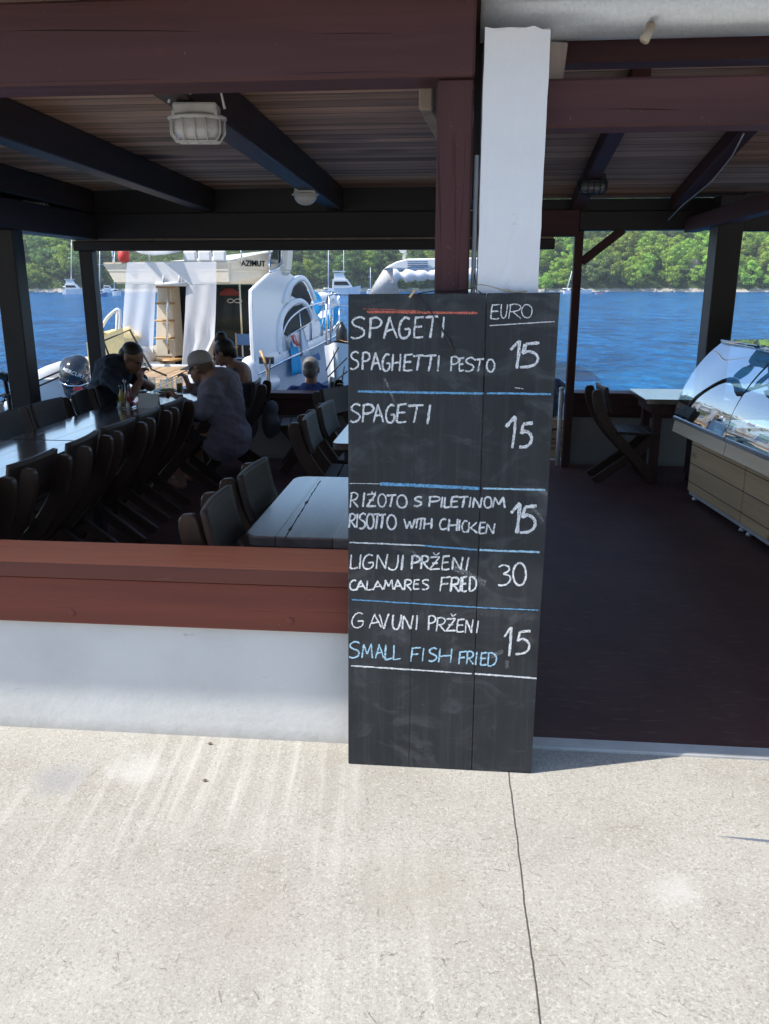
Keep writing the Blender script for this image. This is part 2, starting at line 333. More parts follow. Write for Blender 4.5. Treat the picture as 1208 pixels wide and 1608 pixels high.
def leafm(name, c1, c2, c3):
    m = mat(name, c1, .75, spec=.15); t = NT(m); co = t.co()
    tl = t.n('BsdfTranslucent'); ms = t.n('MixShader'); ms.inputs[0].default_value = .38; t.link(t.b.outputs[0], ms.inputs[1]); t.link(tl.outputs[0], ms.inputs[2])
    t.link(ms.outputs[0], [q for q in t.t.nodes if q.type == 'OUTPUT_MATERIAL'][0].inputs[0])
    g = t.n('ObjectInfo')
    c = t.ramp(t.noise(co, .55, 3), [(.3, c2), (.55, c1), (.75, c3)])
    hs = t.n('HueSaturation'); t.link(c, hs.inputs['Color']); t.link(t.math('ADD', t.math('MULTIPLY', g.outputs['Random'], .6), .7), hs.inputs['Value'])
    t.link(t.math('ADD', t.math('MULTIPLY', g.outputs['Random'], .05), .475), hs.inputs['Hue'])
    t.col(hs.outputs[0]); t.link(hs.outputs[0], tl.inputs[0]); return m
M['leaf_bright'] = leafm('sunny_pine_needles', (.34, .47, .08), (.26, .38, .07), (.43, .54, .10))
M['leaf_dark'] = leafm('shaded_pine_needles', (.19, .27, .08), (.14, .21, .07), (.24, .32, .09))  # darker green standing in for shade, mostly on the left slope
M['leaf_mass'] = leafm('undergrowth_leaves', (.20, .27, .06), (.14, .20, .05), (.26, .33, .07))
def hillm():
    m = mat('hillside_earth', (.1, .1, .05), .95, spec=.1); t = NT(m); g = t.n('NewGeometry'); sep = t.n('SeparateXYZ'); t.link(g.outputs['Position'], sep.inputs[0])
    n = t.noise(g.outputs['Position'], .25, 5, .6)
    c = t.ramp(t.noise(g.outputs['Position'], .12, 6, .65), [(.3, (.03, .05, .018)), (.7, (.075, .10, .032))])
    zz = t.math('ADD', sep.outputs[2], t.math('MULTIPLY', n, -2.4))
    c = t.mix(t.fac(zz, -1.3, -.7), (.42, .39, .34), c); t.col(c); t.bump(t.noise(g.outputs['Position'], 1.2, 5), .8, .8); return m
M['hill'] = hillm()
def seam():
    m = mat('sea_water', (.006, .10, .26), .18, spec=.06); t = NT(m); g = t.n('NewGeometry'); mp = t.n('Mapping'); t.link(g.outputs['Position'], mp.inputs[0]); P = mp.outputs[0]
    mp.inputs['Scale'].default_value = (1.25, .75, 1); mp.inputs['Rotation'].default_value = (0, 0, R(6))
    a = t.noise(P, .8, 6, .62, .6); b_ = t.noise(P, 2.6, 5, .62, .4); c0 = t.noise(P, .05, 4, .6); d = t.noise(P, .22, 5, .6, .4)
    sep = t.n('SeparateXYZ'); t.link(g.outputs['Position'], sep.inputs[0])
    near = t.fac(sep.outputs[1], 30., 8.)
    f = t.math('ADD', t.math('ADD', t.math('MULTIPLY', a, .34), t.math('MULTIPLY', b_, .22)), t.math('ADD', t.math('MULTIPLY', d, .30), t.math('MULTIPLY', c0, .14)))
    c = t.ramp(f, [(.41, (.0008, .030, .12)), (.50, (.002, .088, .27)), (.59, (.006, .170, .43))])
    c = t.mix(t.math('MULTIPLY', near, .35), c, (.010, .16, .27))
    t.col(c)
    h = t.math('ADD', t.math('ADD', a, t.math('MULTIPLY', b_, .35)), t.math('MULTIPLY', d, 1.6)); t.bump(h, 1.0, .55); return m
M['sea'] = seam()

# ------------------------------------------------------------------ mesh collecting
class MB:
    def __init__(s): s.bm = bmesh.new()
    def _merge(s, b, smooth=False):
        for f in b.faces: f.smooth = smooth
        me = bpy.data.meshes.new('t'); b.to_mesh(me); b.free(); s.bm.from_mesh(me); bpy.data.meshes.remove(me); return s
    def box(s, c, d, rot=None, bev=.004, m=None, seg=1):
        b = bmesh.new(); bmesh.ops.create_cube(b, size=1); bmesh.ops.scale(b, vec=d, verts=b.verts)
        if bev: bmesh.ops.bevel(b, geom=list(b.edges), offset=min(bev, min(d)*.45), segments=seg, profile=.5, affect='EDGES')
        mt = Matrix.Translation(c)
        if rot: mt = mt @ Euler(rot).to_matrix().to_4x4()
        if m is not None: mt = m @ mt
        b.transform(mt); return s._merge(b)
    def span(s, a, b, bev=.004):      # a box between two corners
        return s.box([(x+y)/2 for x, y in zip(a, b)], [abs(y-x) for x, y in zip(a, b)], bev=bev)
    def beam(s, p, q, w, h, bev=.006, up=(0, 0, 1)):   # a squared timber between two points
        p, q = Vector(p), Vector(q); d = (q-p); L = d.length; d.normalize(); y = Vector(up).cross(d)
        if y.length < 1e-4: y = Vector((1, 0, 0)).cross(d)
        y.normalize(); z = d.cross(y); m = Matrix((d, y, z)).transposed().to_4x4(); m.translation = (p+q)/2
        return s.box((0, 0, 0), (L, w, h), bev=bev, m=m)
    def tube(s, pts, r, n=8, cap=True, closed=False):
        pts = [Vector(p) for p in pts]; N_ = len(pts); rs = r if isinstance(r, (list, tuple)) else [r]*N_
        b = bmesh.new(); rings = []; prev = None
        for i, p in enumerate(pts):
            a = pts[(i-1) % N_] if (i or closed) else p; c = pts[(i+1) % N_] if (i < N_-1 or closed) else p
            t = (c-a).normalized()
            if prev is None: x = t.orthogonal().normalized()
            else:
                x = prev - t*prev.dot(t); x = x.normalized() if x.length > 1e-6 else t.orthogonal().normalized()
            prev = x; y = t.cross(x)
            rings.append([b.verts.new(p+(x*math.cos(2*math.pi*k/n)+y*math.sin(2*math.pi*k/n))*rs[i]) for k in range(n)])
        for i in range(N_ if closed else N_-1):
            A, B = rings[i], rings[(i+1) % N_]
            for k in range(n): b.faces.new((A[k], A[(k+1) % n], B[(k+1) % n], B[k]))
        if cap and not closed:
            b.faces.new(rings[0][::-1]); b.faces.new(rings[-1])
        bmesh.ops.recalc_face_normals(b, faces=b.faces); return s._merge(b, True)
    def lathe(s, prof, c=(0, 0, 0), n=20, sc=(1, 1, 1), m=None):
        b = bmesh.new(); rings = []
        for r, z in prof: rings.append([b.verts.new((r*math.cos(2*math.pi*k/n)*sc[0], r*math.sin(2*math.pi*k/n)*sc[1], z*sc[2])) for k in range(n)])
        for A, B in zip(rings, rings[1:]):
            for k in range(n): b.faces.new((A[k], A[(k+1) % n], B[(k+1) % n], B[k]))
        if prof[0][0] > 1e-5: b.faces.new(rings[0][::-1])
        if prof[-1][0] > 1e-5: b.faces.new(rings[-1])
        bmesh.ops.remove_doubles(b, verts=b.verts, dist=1e-5); bmesh.ops.recalc_face_normals(b, faces=b.faces)
        b.transform(Matrix.Translation(c) if m is None else m); return s._merge(b, True)
    def prism(s, poly, off, bev=0, smooth=False):   # a flat outline (3-D points) pushed along a vector
        b = bmesh.new(); o = Vector(off); A = [b.verts.new(p) for p in poly]; B = [b.verts.new(Vector(p)+o) for p in poly]
        n = len(poly); b.faces.new(A); b.faces.new(B[::-1])
        for k in range(n): b.faces.new((A[k], B[k], B[(k+1) % n], A[(k+1) % n]))
        bmesh.ops.recalc_face_normals(b, faces=b.faces)
        if bev: bmesh.ops.bevel(b, geom=list(b.edges), offset=bev, segments=1, affect='EDGES')
        return s._merge(b, smooth)
    def loft(s, secs, closed=False, cap=False, smooth=True, thick=0):
        b = bmesh.new(); V = [[b.verts.new(p) for p in q] for q in secs]
        for A, B in zip(V, V[1:]):
            n = len(A)
            for k in range(n if closed else n-1): b.faces.new((A[k], A[(k+1) % n], B[(k+1) % n], B[k]))
        if cap: b.faces.new(V[0][::-1]); b.faces.new(V[-1])
        bmesh.ops.recalc_face_normals(b, faces=b.faces)
        if thick: bmesh.ops.solidify(b, geom=list(b.faces), thickness=thick)
        return s._merge(b, smooth)
    def sphere(s, c, r, n=16, m=12):
        b = bmesh.new(); bmesh.ops.create_uvsphere(b, u_segments=n, v_segments=m, radius=1)
        rr = r if isinstance(r, (tuple, list)) else (r, r, r); b.transform(Matrix.Translation(c) @ Matrix.Diagonal((*rr, 1))); return s._merge(b, True)
    def quad(s, *p):
        s.bm.faces.new([s.bm.verts.new(q) for q in p]); return s
    def mesh(s, name):
        me = bpy.data.meshes.new(name); s.bm.to_mesh(me); s.bm.free(); return me
def link(name, me, m, parent=None):
    o = bpy.data.objects.new(name, me); COL.objects.link(o)
    if me is not None and m is not None: me.materials.append(m)
    if parent is not None: o.parent = parent
    return o
def tag(o, label=None, cat=None, group=None, kind=None):
    for k, v in (('label', label), ('category', cat), ('group', group), ('kind', kind)):
        if v: o[k] = v
    return o
class Thing:
    """an Empty at the thing's base; part() takes meshes drawn in the frame's coordinates"""
    def __init__(s, name, label, cat, base=(0, 0, 0), frame=FR, group=None, yaw=0.):
        s.f = frame; s.b = Vector(base); s.o = bpy.data.objects.new(name, None); COL.objects.link(s.o); s.o.empty_display_size = .1
        s.o.location = frame.w(base); s.o.rotation_euler = (0, 0, frame.yaw+yaw); s.local = yaw != 0
        tag(s.o, label, cat, group)
    def part(s, name, mb, m, parent=None, label=None):
        if not isinstance(mb, bpy.types.Mesh): me = mb.mesh(name)
        else: me = mb
        me.transform(Matrix.Translation(-s.b))
        o = link(name, me, M[m] if isinstance(m, str) else m, parent or s.o); tag(o, label); return o
def structure(name, mb, m, frame=FR):
    me = mb.mesh(name); o = link(name, me, M[m]); o.location = frame.o; o.rotation_euler = (0, 0, frame.yaw); o['kind'] = 'structure'; return o
def copy_tree(o, parent=None):
    c = o.copy(); COL.objects.link(c)
    if parent is not None: c.parent = parent
    for ch in o.children: copy_tree(ch, c)
    return c
def solo(name, mb, m, label, cat, base=(0, 0, 0), frame=FR, group=None, kind=None):    # a thing that is a single mesh
    me = mb if isinstance(mb, bpy.types.Mesh) else mb.mesh(name)
    me.transform(Matrix.Translation(-Vector(base))); o = link(name, me, M[m] if isinstance(m, str) else m)
    o.location = frame.w(base); o.rotation_euler = (0, 0, frame.yaw); return tag(o, label, cat, group, kind)
def textmesh(txt, size, depth=.001, align='CENTER', shear=0., bold=0.):
    cu = bpy.data.curves.new('t', 'FONT'); cu.body = txt; cu.size = size; cu.extrude = depth; cu.align_x = align; cu.align_y = 'CENTER'; cu.shear = shear; cu.offset = bold
    o = bpy.data.objects.new('t', cu); COL.objects.link(o); bpy.context.view_layer.update()
    me = bpy.data.meshes.new_from_object(o.evaluated_get(bpy.context.evaluated_depsgraph_get())); bpy.data.objects.remove(o); return me
def blob(parts, voxel=.008, smooth=4, fold=0.):
    """one continuous surface grown from tapering limbs ('c', p, q, r0, r1) and ellipsoids ('e', centre, radii, rot)"""
    b = MB()
    for p in parts:
        if p[0] == 'c':
            a, q, r0, r1 = Vector(p[1]), Vector(p[2]), p[3], p[4]; d = q-a; n = 6
            b.tube([a+d*(k/n) for k in range(n+1)], [r0+(r1-r0)*k/n for k in range(n+1)], 14); b.sphere(a, r0); b.sphere(q, r1)
        else:
            c, r = p[1], p[2]; bb = bmesh.new(); bmesh.ops.create_uvsphere(bb, u_segments=22, v_segments=14, radius=1)
            mt = Matrix.Translation(c) @ (Euler(p[3]).to_matrix().to_4x4() if len(p) > 3 else Matrix()) @ Matrix.Diagonal((*r, 1)); bb.transform(mt); b._merge(bb, True)
    me = b.mesh('b'); o = bpy.data.objects.new('b', me); COL.objects.link(o)
    md = o.modifiers.new('r', 'REMESH'); md.mode = 'VOXEL'; md.voxel_size = voxel; md.use_smooth_shade = True
    if smooth: sm = o.modifiers.new('s', 'SMOOTH'); sm.factor = .5; sm.iterations = smooth
    bpy.context.view_layer.update()
    out = bpy.data.meshes.new_from_object(o.evaluated_get(bpy.context.evaluated_depsgraph_get())); bpy.data.objects.remove(o)
    if fold:
        co = [v.co.copy() for v in out.vertices]; no = [v.normal.copy() for v in out.vertices]
        for v, p, n_ in zip(out.vertices, co, no): v.co = p+n_*fold*(noise.noise(Vector((p.x*9+p.z*6, p.y*9, p.z*15)))+.6*noise.noise(Vector((p.x*22, p.y*22+p.z*10, p.z*26))))
    for f in out.polygons: f.use_smooth = True
    return out
RND = random.Random(7)
# ================================================================== THE SETTING
# street of washed concrete: a gently uneven sheet, with the raised lip of an older slab on the right
def ground_z(x, y):
    z = .010*math.sin(x*1.1+.6)*math.sin(y*.9) if y < 2.2 else 0
    z = .006*math.sin(x*1.3+1)*math.sin(y*1.7)*max(0, min(1, (2.3-y)/.8))
    if x > .9:
        k = min(1, (x-.9)/.28); yl_ = 2.218-.16*(x-1.05); d = y-yl_
    return z
mb = MB()
xs = [-60, -30, -12, -6]+[-3+.06*i for i in range(int(6.6/.06)+1)]+[4.5, 7, 12, 30, 60]
ys = [-60, -25, -10, -4, -1, 0, .6]+[1+.04*i for i in range(31)]
base_ys = ys+[2.26, 2.34, 2.42, 2.5, 2.6]
def fac_y(x): return FR.w((0, .104, 0)).y - math.tan(R(5.37))*x
extra = [2.205+.012*i for i in range(6)]
rows = []
yy = sorted(set([-60, -25, -10, -4, -1, 0, .6]+[1+.05*i for i in range(24)]+[2.2+.01*i for i in range(10)]+[2.35, 2.45]))
for y in yy: rows.append([(x, y, ground_z(x, y)) for x in xs])
rows.append([(x, fac_y(x)+.02, 0) for x in xs])
mb.loft(rows, smooth=True)
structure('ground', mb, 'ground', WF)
mb = MB(); mb.span((-3.5, .104, -1.6), (7, 5.32, .004), 0); structure('terrace_floor', mb, 'floor')
mb = MB(); mb.span((-.62, .03, -.2), (7, .1025, .011), .004); structure('threshold_strip', mb, 'conc')
mb = MB(); mb.span((-3.5, 5.3215, -1.6), (7, 5.80, .0), .02); structure('quay', mb, 'conc')
# sea
mb = MB(); mb.loft([[(-740, 2.4, -1), (-30, 2.4, -1), (30, 2.4, -1), (740, 2.4, -1)], [(-740, 340, -1), (-30, 340, -1), (30, 340, -1), (740, 340, -1)]], smooth=False)
structure('sea', mb, 'sea', WF)
# far shore
def hash2(i, j):
    v = math.sin(i*127.1+j*311.7)*43758.5453; return v-math.floor(v)
def vn(x, y):
    i, j = math.floor(x), math.floor(y); fx, fy = x-i, y-j; fx = fx*fx*(3-2*fx); fy = fy*fy*(3-2*fy)
    return (hash2(i, j)*(1-fx)+hash2(i+1, j)*fx)*(1-fy)+(hash2(i, j+1)*(1-fx)+hash2(i+1, j+1)*fx)*fy
def shore_y(x): return 320+7*math.sin(x*.021+1)+4*math.sin(x*.067)
def hill_z(x, y):
    t = y-shore_y(x)
    if t < 0: return -1.6+t*.05
    n = vn(x*.05, y*.05)*5+vn(x*.13+9, y*.13)*2.2
    return -1.6+2.6*min(1, t/5)+(max(0, t-2)*.50 if t < 62 else 30+8*(1-math.exp(-(t-62)/40)))+n*min(1, t/25)
mb = MB(); rows = []
for t in [-6, -2, 0, 1, 2, 3.5, 5, 8, 12, 17, 23, 30, 38, 48, 60, 75, 95, 120, 150, 190, 240, 300]:
    rows.append([(x, shore_y(x)+t, hill_z(x, shore_y(x)+t)) for x in range(-700, 701, 7)])
mb.loft(rows); structure('hillside', mb, 'hill', WF)
# hills inland behind the street (seen only in reflections)
mb = MB(); rows = []
for k, (y, h) in enumerate([(-55, -.5), (-62, 3), (-90, 14), (-140, 34), (-220, 52)]):
    rows.append([(x, y+10*vn(x*.02, k), h*(.7+.6*vn(x*.013+3, k*.2)) if h > 0 else h) for x in range(-320, 321, 16)])
mb.loft(rows); structure('inland_hill', mb, 'hill', WF)
# pale boulders along the waterline
mb = MB()
for i in range(260):
    x = RND.uniform(-190, 190); y = shore_y(x)+RND.uniform(-.5, 3.0); s = RND.uniform(.3, 1.1)
    b = bmesh.new(); bmesh.ops.create_icosphere(b, subdivisions=1, radius=s)
    for v in b.verts: v.co = Vector((v.co.x*1.4, v.co.y, v.co.z*.55))*RND.uniform(.75, 1.25)
    b.transform(Matrix.Translation((x, y, -.9))); mb._merge(b)
tag(solo('shore_rocks', mb, 'rock', None, None, frame=WF, kind='stuff'))

# ================================================================== TREES ON THE FAR SHORE
def clump_mesh(name, clumps, nleaf, size, rnd):
    vs, fs = [], []
    for (c, r) in clumps:
        for _ in range(nleaf):
            d = Vector((rnd.gauss(0, 1), rnd.gauss(0, 1), rnd.gauss(0, 1))).normalized()
            rad = rnd.random()**.4
            p = Vector(c)+Vector((d.x*r[0], d.y*r[1], d.z*r[2]))*rad
            nrm = (d+Vector((rnd.uniform(-.45, .45), rnd.uniform(-.45, .45), rnd.uniform(-.1, .8)))).normalized()
            a = nrm.orthogonal().normalized(); a.rotate(Matrix.Rotation(rnd.uniform(0, 6.28), 3, nrm)); b_ = nrm.cross(a)
            s = size*rnd.uniform(.6, 1.3); i = len(vs)
            vs += [p+a*s, p+b_*s*.55, p-a*s, p-b_*s*.55]; fs.append((i, i+1, i+2, i+3))
    me = bpy.data.meshes.new(name); me.from_pydata([tuple(v) for v in vs], [], fs); return me
def pine_proto(seed, h, w):
    rnd = random.Random(seed); cl = []
    n = 30
    for i in range(n):
        k = i/(n-1); z = h*(.28+.70*k); prof = math.sin(math.pi*min(1, .16+.80*k))**.7*w*.5
        a = rnd.uniform(0, 6.283); rr = prof*rnd.uniform(.35, 1.0)
        s = w*rnd.uniform(.11, .20)
        cl.append(((rr*math.cos(a), rr*math.sin(a), z+rnd.uniform(-.4, .4)), (s*1.15, s*1.15, s*.75)))
    crown = clump_mesh('crown', cl, 56, .36, rnd)
    mb = MB(); lean = rnd.uniform(-.5, .5)
    mb.tube([(0, 0, -1), (lean*.2, 0, h*.3), (lean, .1, h*.6), (lean*1.1, 0, h*.92)], [.22, .17, .11, .03], 6)
    for c, r in cl[::4]: mb.tube([(lean*.5, 0, c[2]*.75), ((c[0]+lean*.5)*.6, c[1]*.6, c[2]*.92), c], [.07, .05, .02], 5)
    return crown, mb.mesh('trunk')
PROTO = [pine_proto(100+i, h, w) for i, (h, w) in enumerate([(9.5, 8.2), (8.6, 9.0), (10.8, 7.6), (9.0, 7.4), (8.0, 8.6), (11.5, 8.8)])]
for cr, tr in PROTO: tr.materials.append(M['bark']); cr.materials.append(M['leaf_bright'])
PROTO_D = []
for cr, tr in PROTO: c2 = cr.copy(); c2.materials[0] = M['leaf_dark']; PROTO_D.append((c2, tr))
rt = random.Random(5); ntree = 0
spots = []
for row, t in enumerate([4, 10, 16.5, 23.5, 31, 39, 48, 58]):
    step = 5.9+row*.12; x = -178+rt.uniform(0, 4)
    while x < 178:
        xx = x+rt.uniform(-1.8, 1.8); y = shore_y(xx)+t+rt.uniform(-2.4, 2.4); px = 604+FPX*xx/(y*.965)
        seen = (15 < px < 172) or (430 < px < 702) or (828 < px < 1222)
        if seen and not (row >= 7 and px < 700): spots.append((xx, y, px))
        x += step
rt.shuffle(spots)
dead = [(pz(1060, 430, 6), 0), (pz(1175, 437, 5), 1)]
for (xx, y, px) in spots[:298]:
    z = hill_z(xx, y); s = rt.uniform(.72, 1.12); left = px < 700
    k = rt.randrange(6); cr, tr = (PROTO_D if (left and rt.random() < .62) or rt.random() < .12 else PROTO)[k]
    o = bpy.data.objects.new('pine_tree', None); COL.objects.link(o); o.location = (xx, y, z); o.rotation_euler = (0, 0, rt.uniform(0, 6.28)); o.scale = (s, s, s*rt.uniform(.85, 1.1))
    tag(o, 'rounded green pine among the dense pines on the wooded slope across the water', 'tree', 'pine trees on the far hillside')
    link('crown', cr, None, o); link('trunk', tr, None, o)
rd = random.Random(3)
for i, (px, py, lab) in enumerate([(1092, 440, 'grey leafless tree among green pines, left of the thick display case post'), (1172, 442, 'grey leafless tree at the right end of the far hillside'), (938, 436, 'small grey bare tree on the hillside beside the thin post'), (1065, 428, 'pale bare tree above the rocky shore by another leafless tree')]):
    x = (px-604)/FPX*332; y = shore_y(x)+7; z = hill_z(x, y); mb = MB(); h = 9 if i < 2 else 6.5
    mb.tube([(0, 0, -1), (.1, 0, h*.4), (0, .1, h)], [.25, .18, .03], 6)
    for k in range(60):
        z0 = h*(.15+.8*k/60); a = rd.uniform(0, 6.28); L = (h*.42)*(1-.55*k/60)*rd.uniform(.7, 1.1); q = (math.cos(a)*L, math.sin(a)*L, z0+L*rd.uniform(-.1, .5)); m_ = (q[0]*.5, q[1]*.5, z0+.25*L)
        mb.tube([(0, 0, z0), m_, q], [.09, .06, .015], 4)
        for _ in range(5):
            f = rd.uniform(.35, 1); p = Vector(q)*f+Vector((0, 0, z0*(1-f))); mb.tube([p, p+Vector((rd.uniform(-1, 1), rd.uniform(-1, 1), rd.uniform(-.3, .9)))*.9], [.04, .012], 3)
    b = Vector((x, y, z)); me = mb.mesh('bare_tree'); o = link('bare_tree', me, M['deadwood']); o.location = b; tag(o, lab, 'tree')
# the thicket between the pines and the closed wood higher up the slope
cl = []
ru = random.Random(11)
for i in range(3600):
    x = ru.uniform(-185, 185); t = ru.uniform(2.5, 62); y = shore_y(x)+t; s = ru.uniform(.8, 1.7)
    cl.append(((x, y, hill_z(x, y)+s*.5), (s*1.3, s*1.3, s)))
me = clump_mesh('thicket', cl, 14, .5, ru); solo('thicket', me, 'leaf_mass', None, None, frame=WF, kind='stuff')
cl = []
for i in range(1700):
    x = ru.uniform(-320, 320); t = ru.uniform(60, 150) if abs(x) < 185 else ru.uniform(3, 150); y = shore_y(x)+t; s = ru.uniform(2.2, 3.8)
    cl.append(((x, y, hill_z(x, y)+s), (s, s, s)))
me = clump_mesh('upper_woods', cl, 26, .9, ru); solo('upper_woods', me, 'leaf_bright', None, None, frame=WF, kind='stuff')

# ================================================================== FRONT WALL, BACK WALLS
def low_wall(name, label, u0, u1, v0, v1, ztop, zfas, front=True, outside=0):
    T = Thing(name, label, 'wall', ((u0+u1)/2, (v0+v1)/2, 0))
    mb = MB(); mb.span((u0, v0, -.05), (u1, v1, zfas+.05), .006)
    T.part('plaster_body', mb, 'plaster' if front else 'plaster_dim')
    mb = MB(); f0 = v0-.028; f1 = v1+.028
    mb.span((u0, f0, zfas), (u1, f1, ztop-.062), .006)
    if front:
        pass
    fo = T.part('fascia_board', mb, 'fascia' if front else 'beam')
    if front:
        for px, py in ((113, 962), (456, 975)):
            p = pv(px, py, f0); m2 = MB(); m2.lathe([(0, .004), (.010, .0035), (.0145, .001), (.015, 0)], n=16, m=Matrix.Translation((p.x, f0-.0005, p.z)) @ Matrix.Rotation(R(90), 4, 'X')); T.part('bolt_plug', m2, 'fascia', fo)
    mb = MB(); mb.box(((u0+u1)/2, (v0+v1)/2, ztop-.031), (u1-u0, (f1-f0)+.03, .060), bev=.007, seg=2)
    T.part('cap_rail', mb, 'rail' if front else 'beam'); return T
low_wall('low_wall', 'white plastered low front wall with wide red-brown rail left of the menu board', -6.0, .10, 0.0, .17, .708, .463)
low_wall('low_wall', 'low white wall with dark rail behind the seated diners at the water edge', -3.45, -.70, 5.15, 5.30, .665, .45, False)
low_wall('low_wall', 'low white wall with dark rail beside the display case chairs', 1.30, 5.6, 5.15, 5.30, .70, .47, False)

# ================================================================== TIMBER ROOF OVER THE TERRACE
P = Thing('timber_pergola', 'brown timber pergola roofed with weathered boards over the seaside terrace', 'pergola', (0, 0, 0))
ZL = lambda v: 2.600-.016*v
mb = MB(); mb.prism([(-6, -.535, ZL(-.535)), (-6, 5.06, ZL(5.06)), (.283, 5.06, ZL(5.06)), (.283, -.535, ZL(-.535))], (0, 0, .055)); P.part('ceiling_boards', mb, 'ceil')
mb = MB(); mb.prism([(.2835, -.535, ZL(-.535)), (.2835, .34, ZL(.34)), (6.5, .34, ZL(.34)), (6.5, -.535, ZL(-.535))], (0, 0, .055)); P.part('added_shade_boards', mb, 'ceil')  # unseen strip added above the gutter to shade the right front
mb = MB(); mb.span((-6, -.085, 2.266), (.272, .075, 2.494), .008); P.part('front_beam', mb, 'beam')
for u, w, tail in ((-3.22, .13, 5.35), (-2.08, .13, 5.35), (-.905, .13, 5.35)):
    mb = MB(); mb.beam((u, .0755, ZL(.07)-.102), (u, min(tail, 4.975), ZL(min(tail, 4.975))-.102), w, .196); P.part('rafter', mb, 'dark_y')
    mb = MB(); mb.beam((u-.05, -.50, ZL(-.5)-.055), (u-.05, -.0865, ZL(-.09)-.055), .11, .10); P.part('rafter_tail', mb, 'dark_y')
mb = MB(); mb.beam((.122, .09, 2.26), (.205, 2.6, 2.38), .045, .10); P.part('bare_batten', mb, 'oldstrip')
mb = MB(); mb.beam((.235, .13, 2.48), (.235, 4.97, 2.42), .07, .16); P.part('rafter', mb, 'dark_y')
mb = MB(); mb.span((.163, -.06, .004), (.270, .06, 2.2655), .006); P.part('post', mb, 'beam_z')
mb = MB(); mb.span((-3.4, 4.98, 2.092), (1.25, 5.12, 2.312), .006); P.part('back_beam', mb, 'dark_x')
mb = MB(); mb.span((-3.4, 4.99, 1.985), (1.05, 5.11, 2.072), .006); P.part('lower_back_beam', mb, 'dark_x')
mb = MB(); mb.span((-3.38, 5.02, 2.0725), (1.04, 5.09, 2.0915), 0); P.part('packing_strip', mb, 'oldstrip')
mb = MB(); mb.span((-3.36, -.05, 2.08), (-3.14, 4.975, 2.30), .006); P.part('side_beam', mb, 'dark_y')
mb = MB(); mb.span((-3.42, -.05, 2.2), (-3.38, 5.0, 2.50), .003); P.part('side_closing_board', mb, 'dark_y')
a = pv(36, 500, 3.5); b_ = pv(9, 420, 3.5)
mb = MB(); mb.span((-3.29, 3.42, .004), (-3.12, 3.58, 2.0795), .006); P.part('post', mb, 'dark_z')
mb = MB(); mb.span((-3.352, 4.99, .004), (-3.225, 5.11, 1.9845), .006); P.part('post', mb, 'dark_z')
mb = MB(); mb.span((1.225, 4.995, .004), (1.298, 5.085, 2.139), .005); P.part('post', mb, 'beam_z')
mb = MB(); mb.beam((1.297, 5.04, 1.875), (1.64, 5.04, 2.15), .06, .075); P.part('brace', mb, 'beam')
ZR_ = lambda v: 2.42+.187*(5.0-v)
# right-hand roof: gutter, front beam, gable of boards
mb = MB(); prof = [(.04+.088*math.cos(a), 2.474+.088*math.sin(a)) for a in [R(180+10*i) for i in range(19)]]
mb.loft([[(u, y, z) for y, z in prof] for u in (.285, 1.2, 2.4, 3.6, 5.5)], thick=.003)
mb.tube([(.285, .04+.088, 2.474), (5.5, .04+.088, 2.474)], .008); mb.tube([(.285, .04-.088, 2.474), (5.5, .04-.088, 2.474)], .009)
mb.prism([(.285, y, z) for y, z in prof], (.004, 0, 0))
G = P.part('rain_gutter', mb, 'galv')
mb = MB(); mb.prism([(.285, .36, 2.18), (.285, .36, 2.70), (.285, 2.40, ZR_(2.40)+.04), (.285, 5.05, ZR_(5.05)+.04), (.285, 5.05, 2.32), (.285, 4.9, 2.32)], (.034, 0, 0)); mb.span((.2725, .16, 1.95), (.2965, .19, 2.58), .002); P.part('gable_end_board', mb, 'dark_y')
mb = MB(); mb.span((-3.4, 5.03, 2.3125), (.28, 5.055, 2.517), .003); mb.span((.32, 5.03, 2.3005), (6.2, 5.05, 2.405), .002); P.part('rear_closing_board', mb, 'dark_x')
p = pv(1022, 50, -.04); mb = MB(); mb.tube([(p.x, -.035, p.z+.02), (p.x-.008, -.05, p.z-.006), (p.x-.02, -.058, p.z-.026)], [.013, .012, .015], 10); P.part('drain_stub', mb, 'rope', G)
mb = MB(); mb.span((.46, -.02, 2.134), (6.2, .10, 2.268), .008); P.part('front_beam', mb, 'beam')
mb = MB(); mb.span((.50, .16, 2.35), (6.2, .26, 2.44), .006); P.part('purlin', mb, 'beam')
mb = MB(); mb.box((.515, .06, 2.325), (.055, .05, .11), rot=(0, R(5), 0)); P.part('packing_block', mb, 'oldstrip')
ZR = lambda v: 2.42+.187*(5.0-v)
mb = MB(); mb.prism([(.32, 2.40, ZR(2.40)), (.32, 5.06, ZR(5.06)), (6.3, 5.06, ZR(5.06)), (6.3, 2.40, ZR(2.40))], (0, 0, .05)); P.part('gable_boards', mb, 'ceil2')
mb = MB(); mb.prism([(.32, .12, 2.66), (.32, 2.3985, ZR(2.40)), (6.3, 2.3985, ZR(2.40)), (6.3, .12, 2.66)], (0, 0, .05)); P.part('gable_boards', mb, 'ceil2')
for (x, y) in ((908, 322), (1064, 326), (1300, 326)):
    u = pv(x, y, 4.95).x; mb = MB(); mb.beam((u, 2.5, ZR(2.5)-.062), (u, 4.975, ZR(4.975)-.062), .11, .118); P.part('rafter', mb, 'beam_y')
mb = MB(); mb.span((1.2505, 4.98, 2.14), (6.2, 5.12, 2.30), .006); P.part('back_beam', mb, 'dark_x')
mb = MB(); mb.span((.32, 4.97, 2.09), (1.2495, 4.979, 2.31), .003); P.part('facing_board', mb, 'beam')
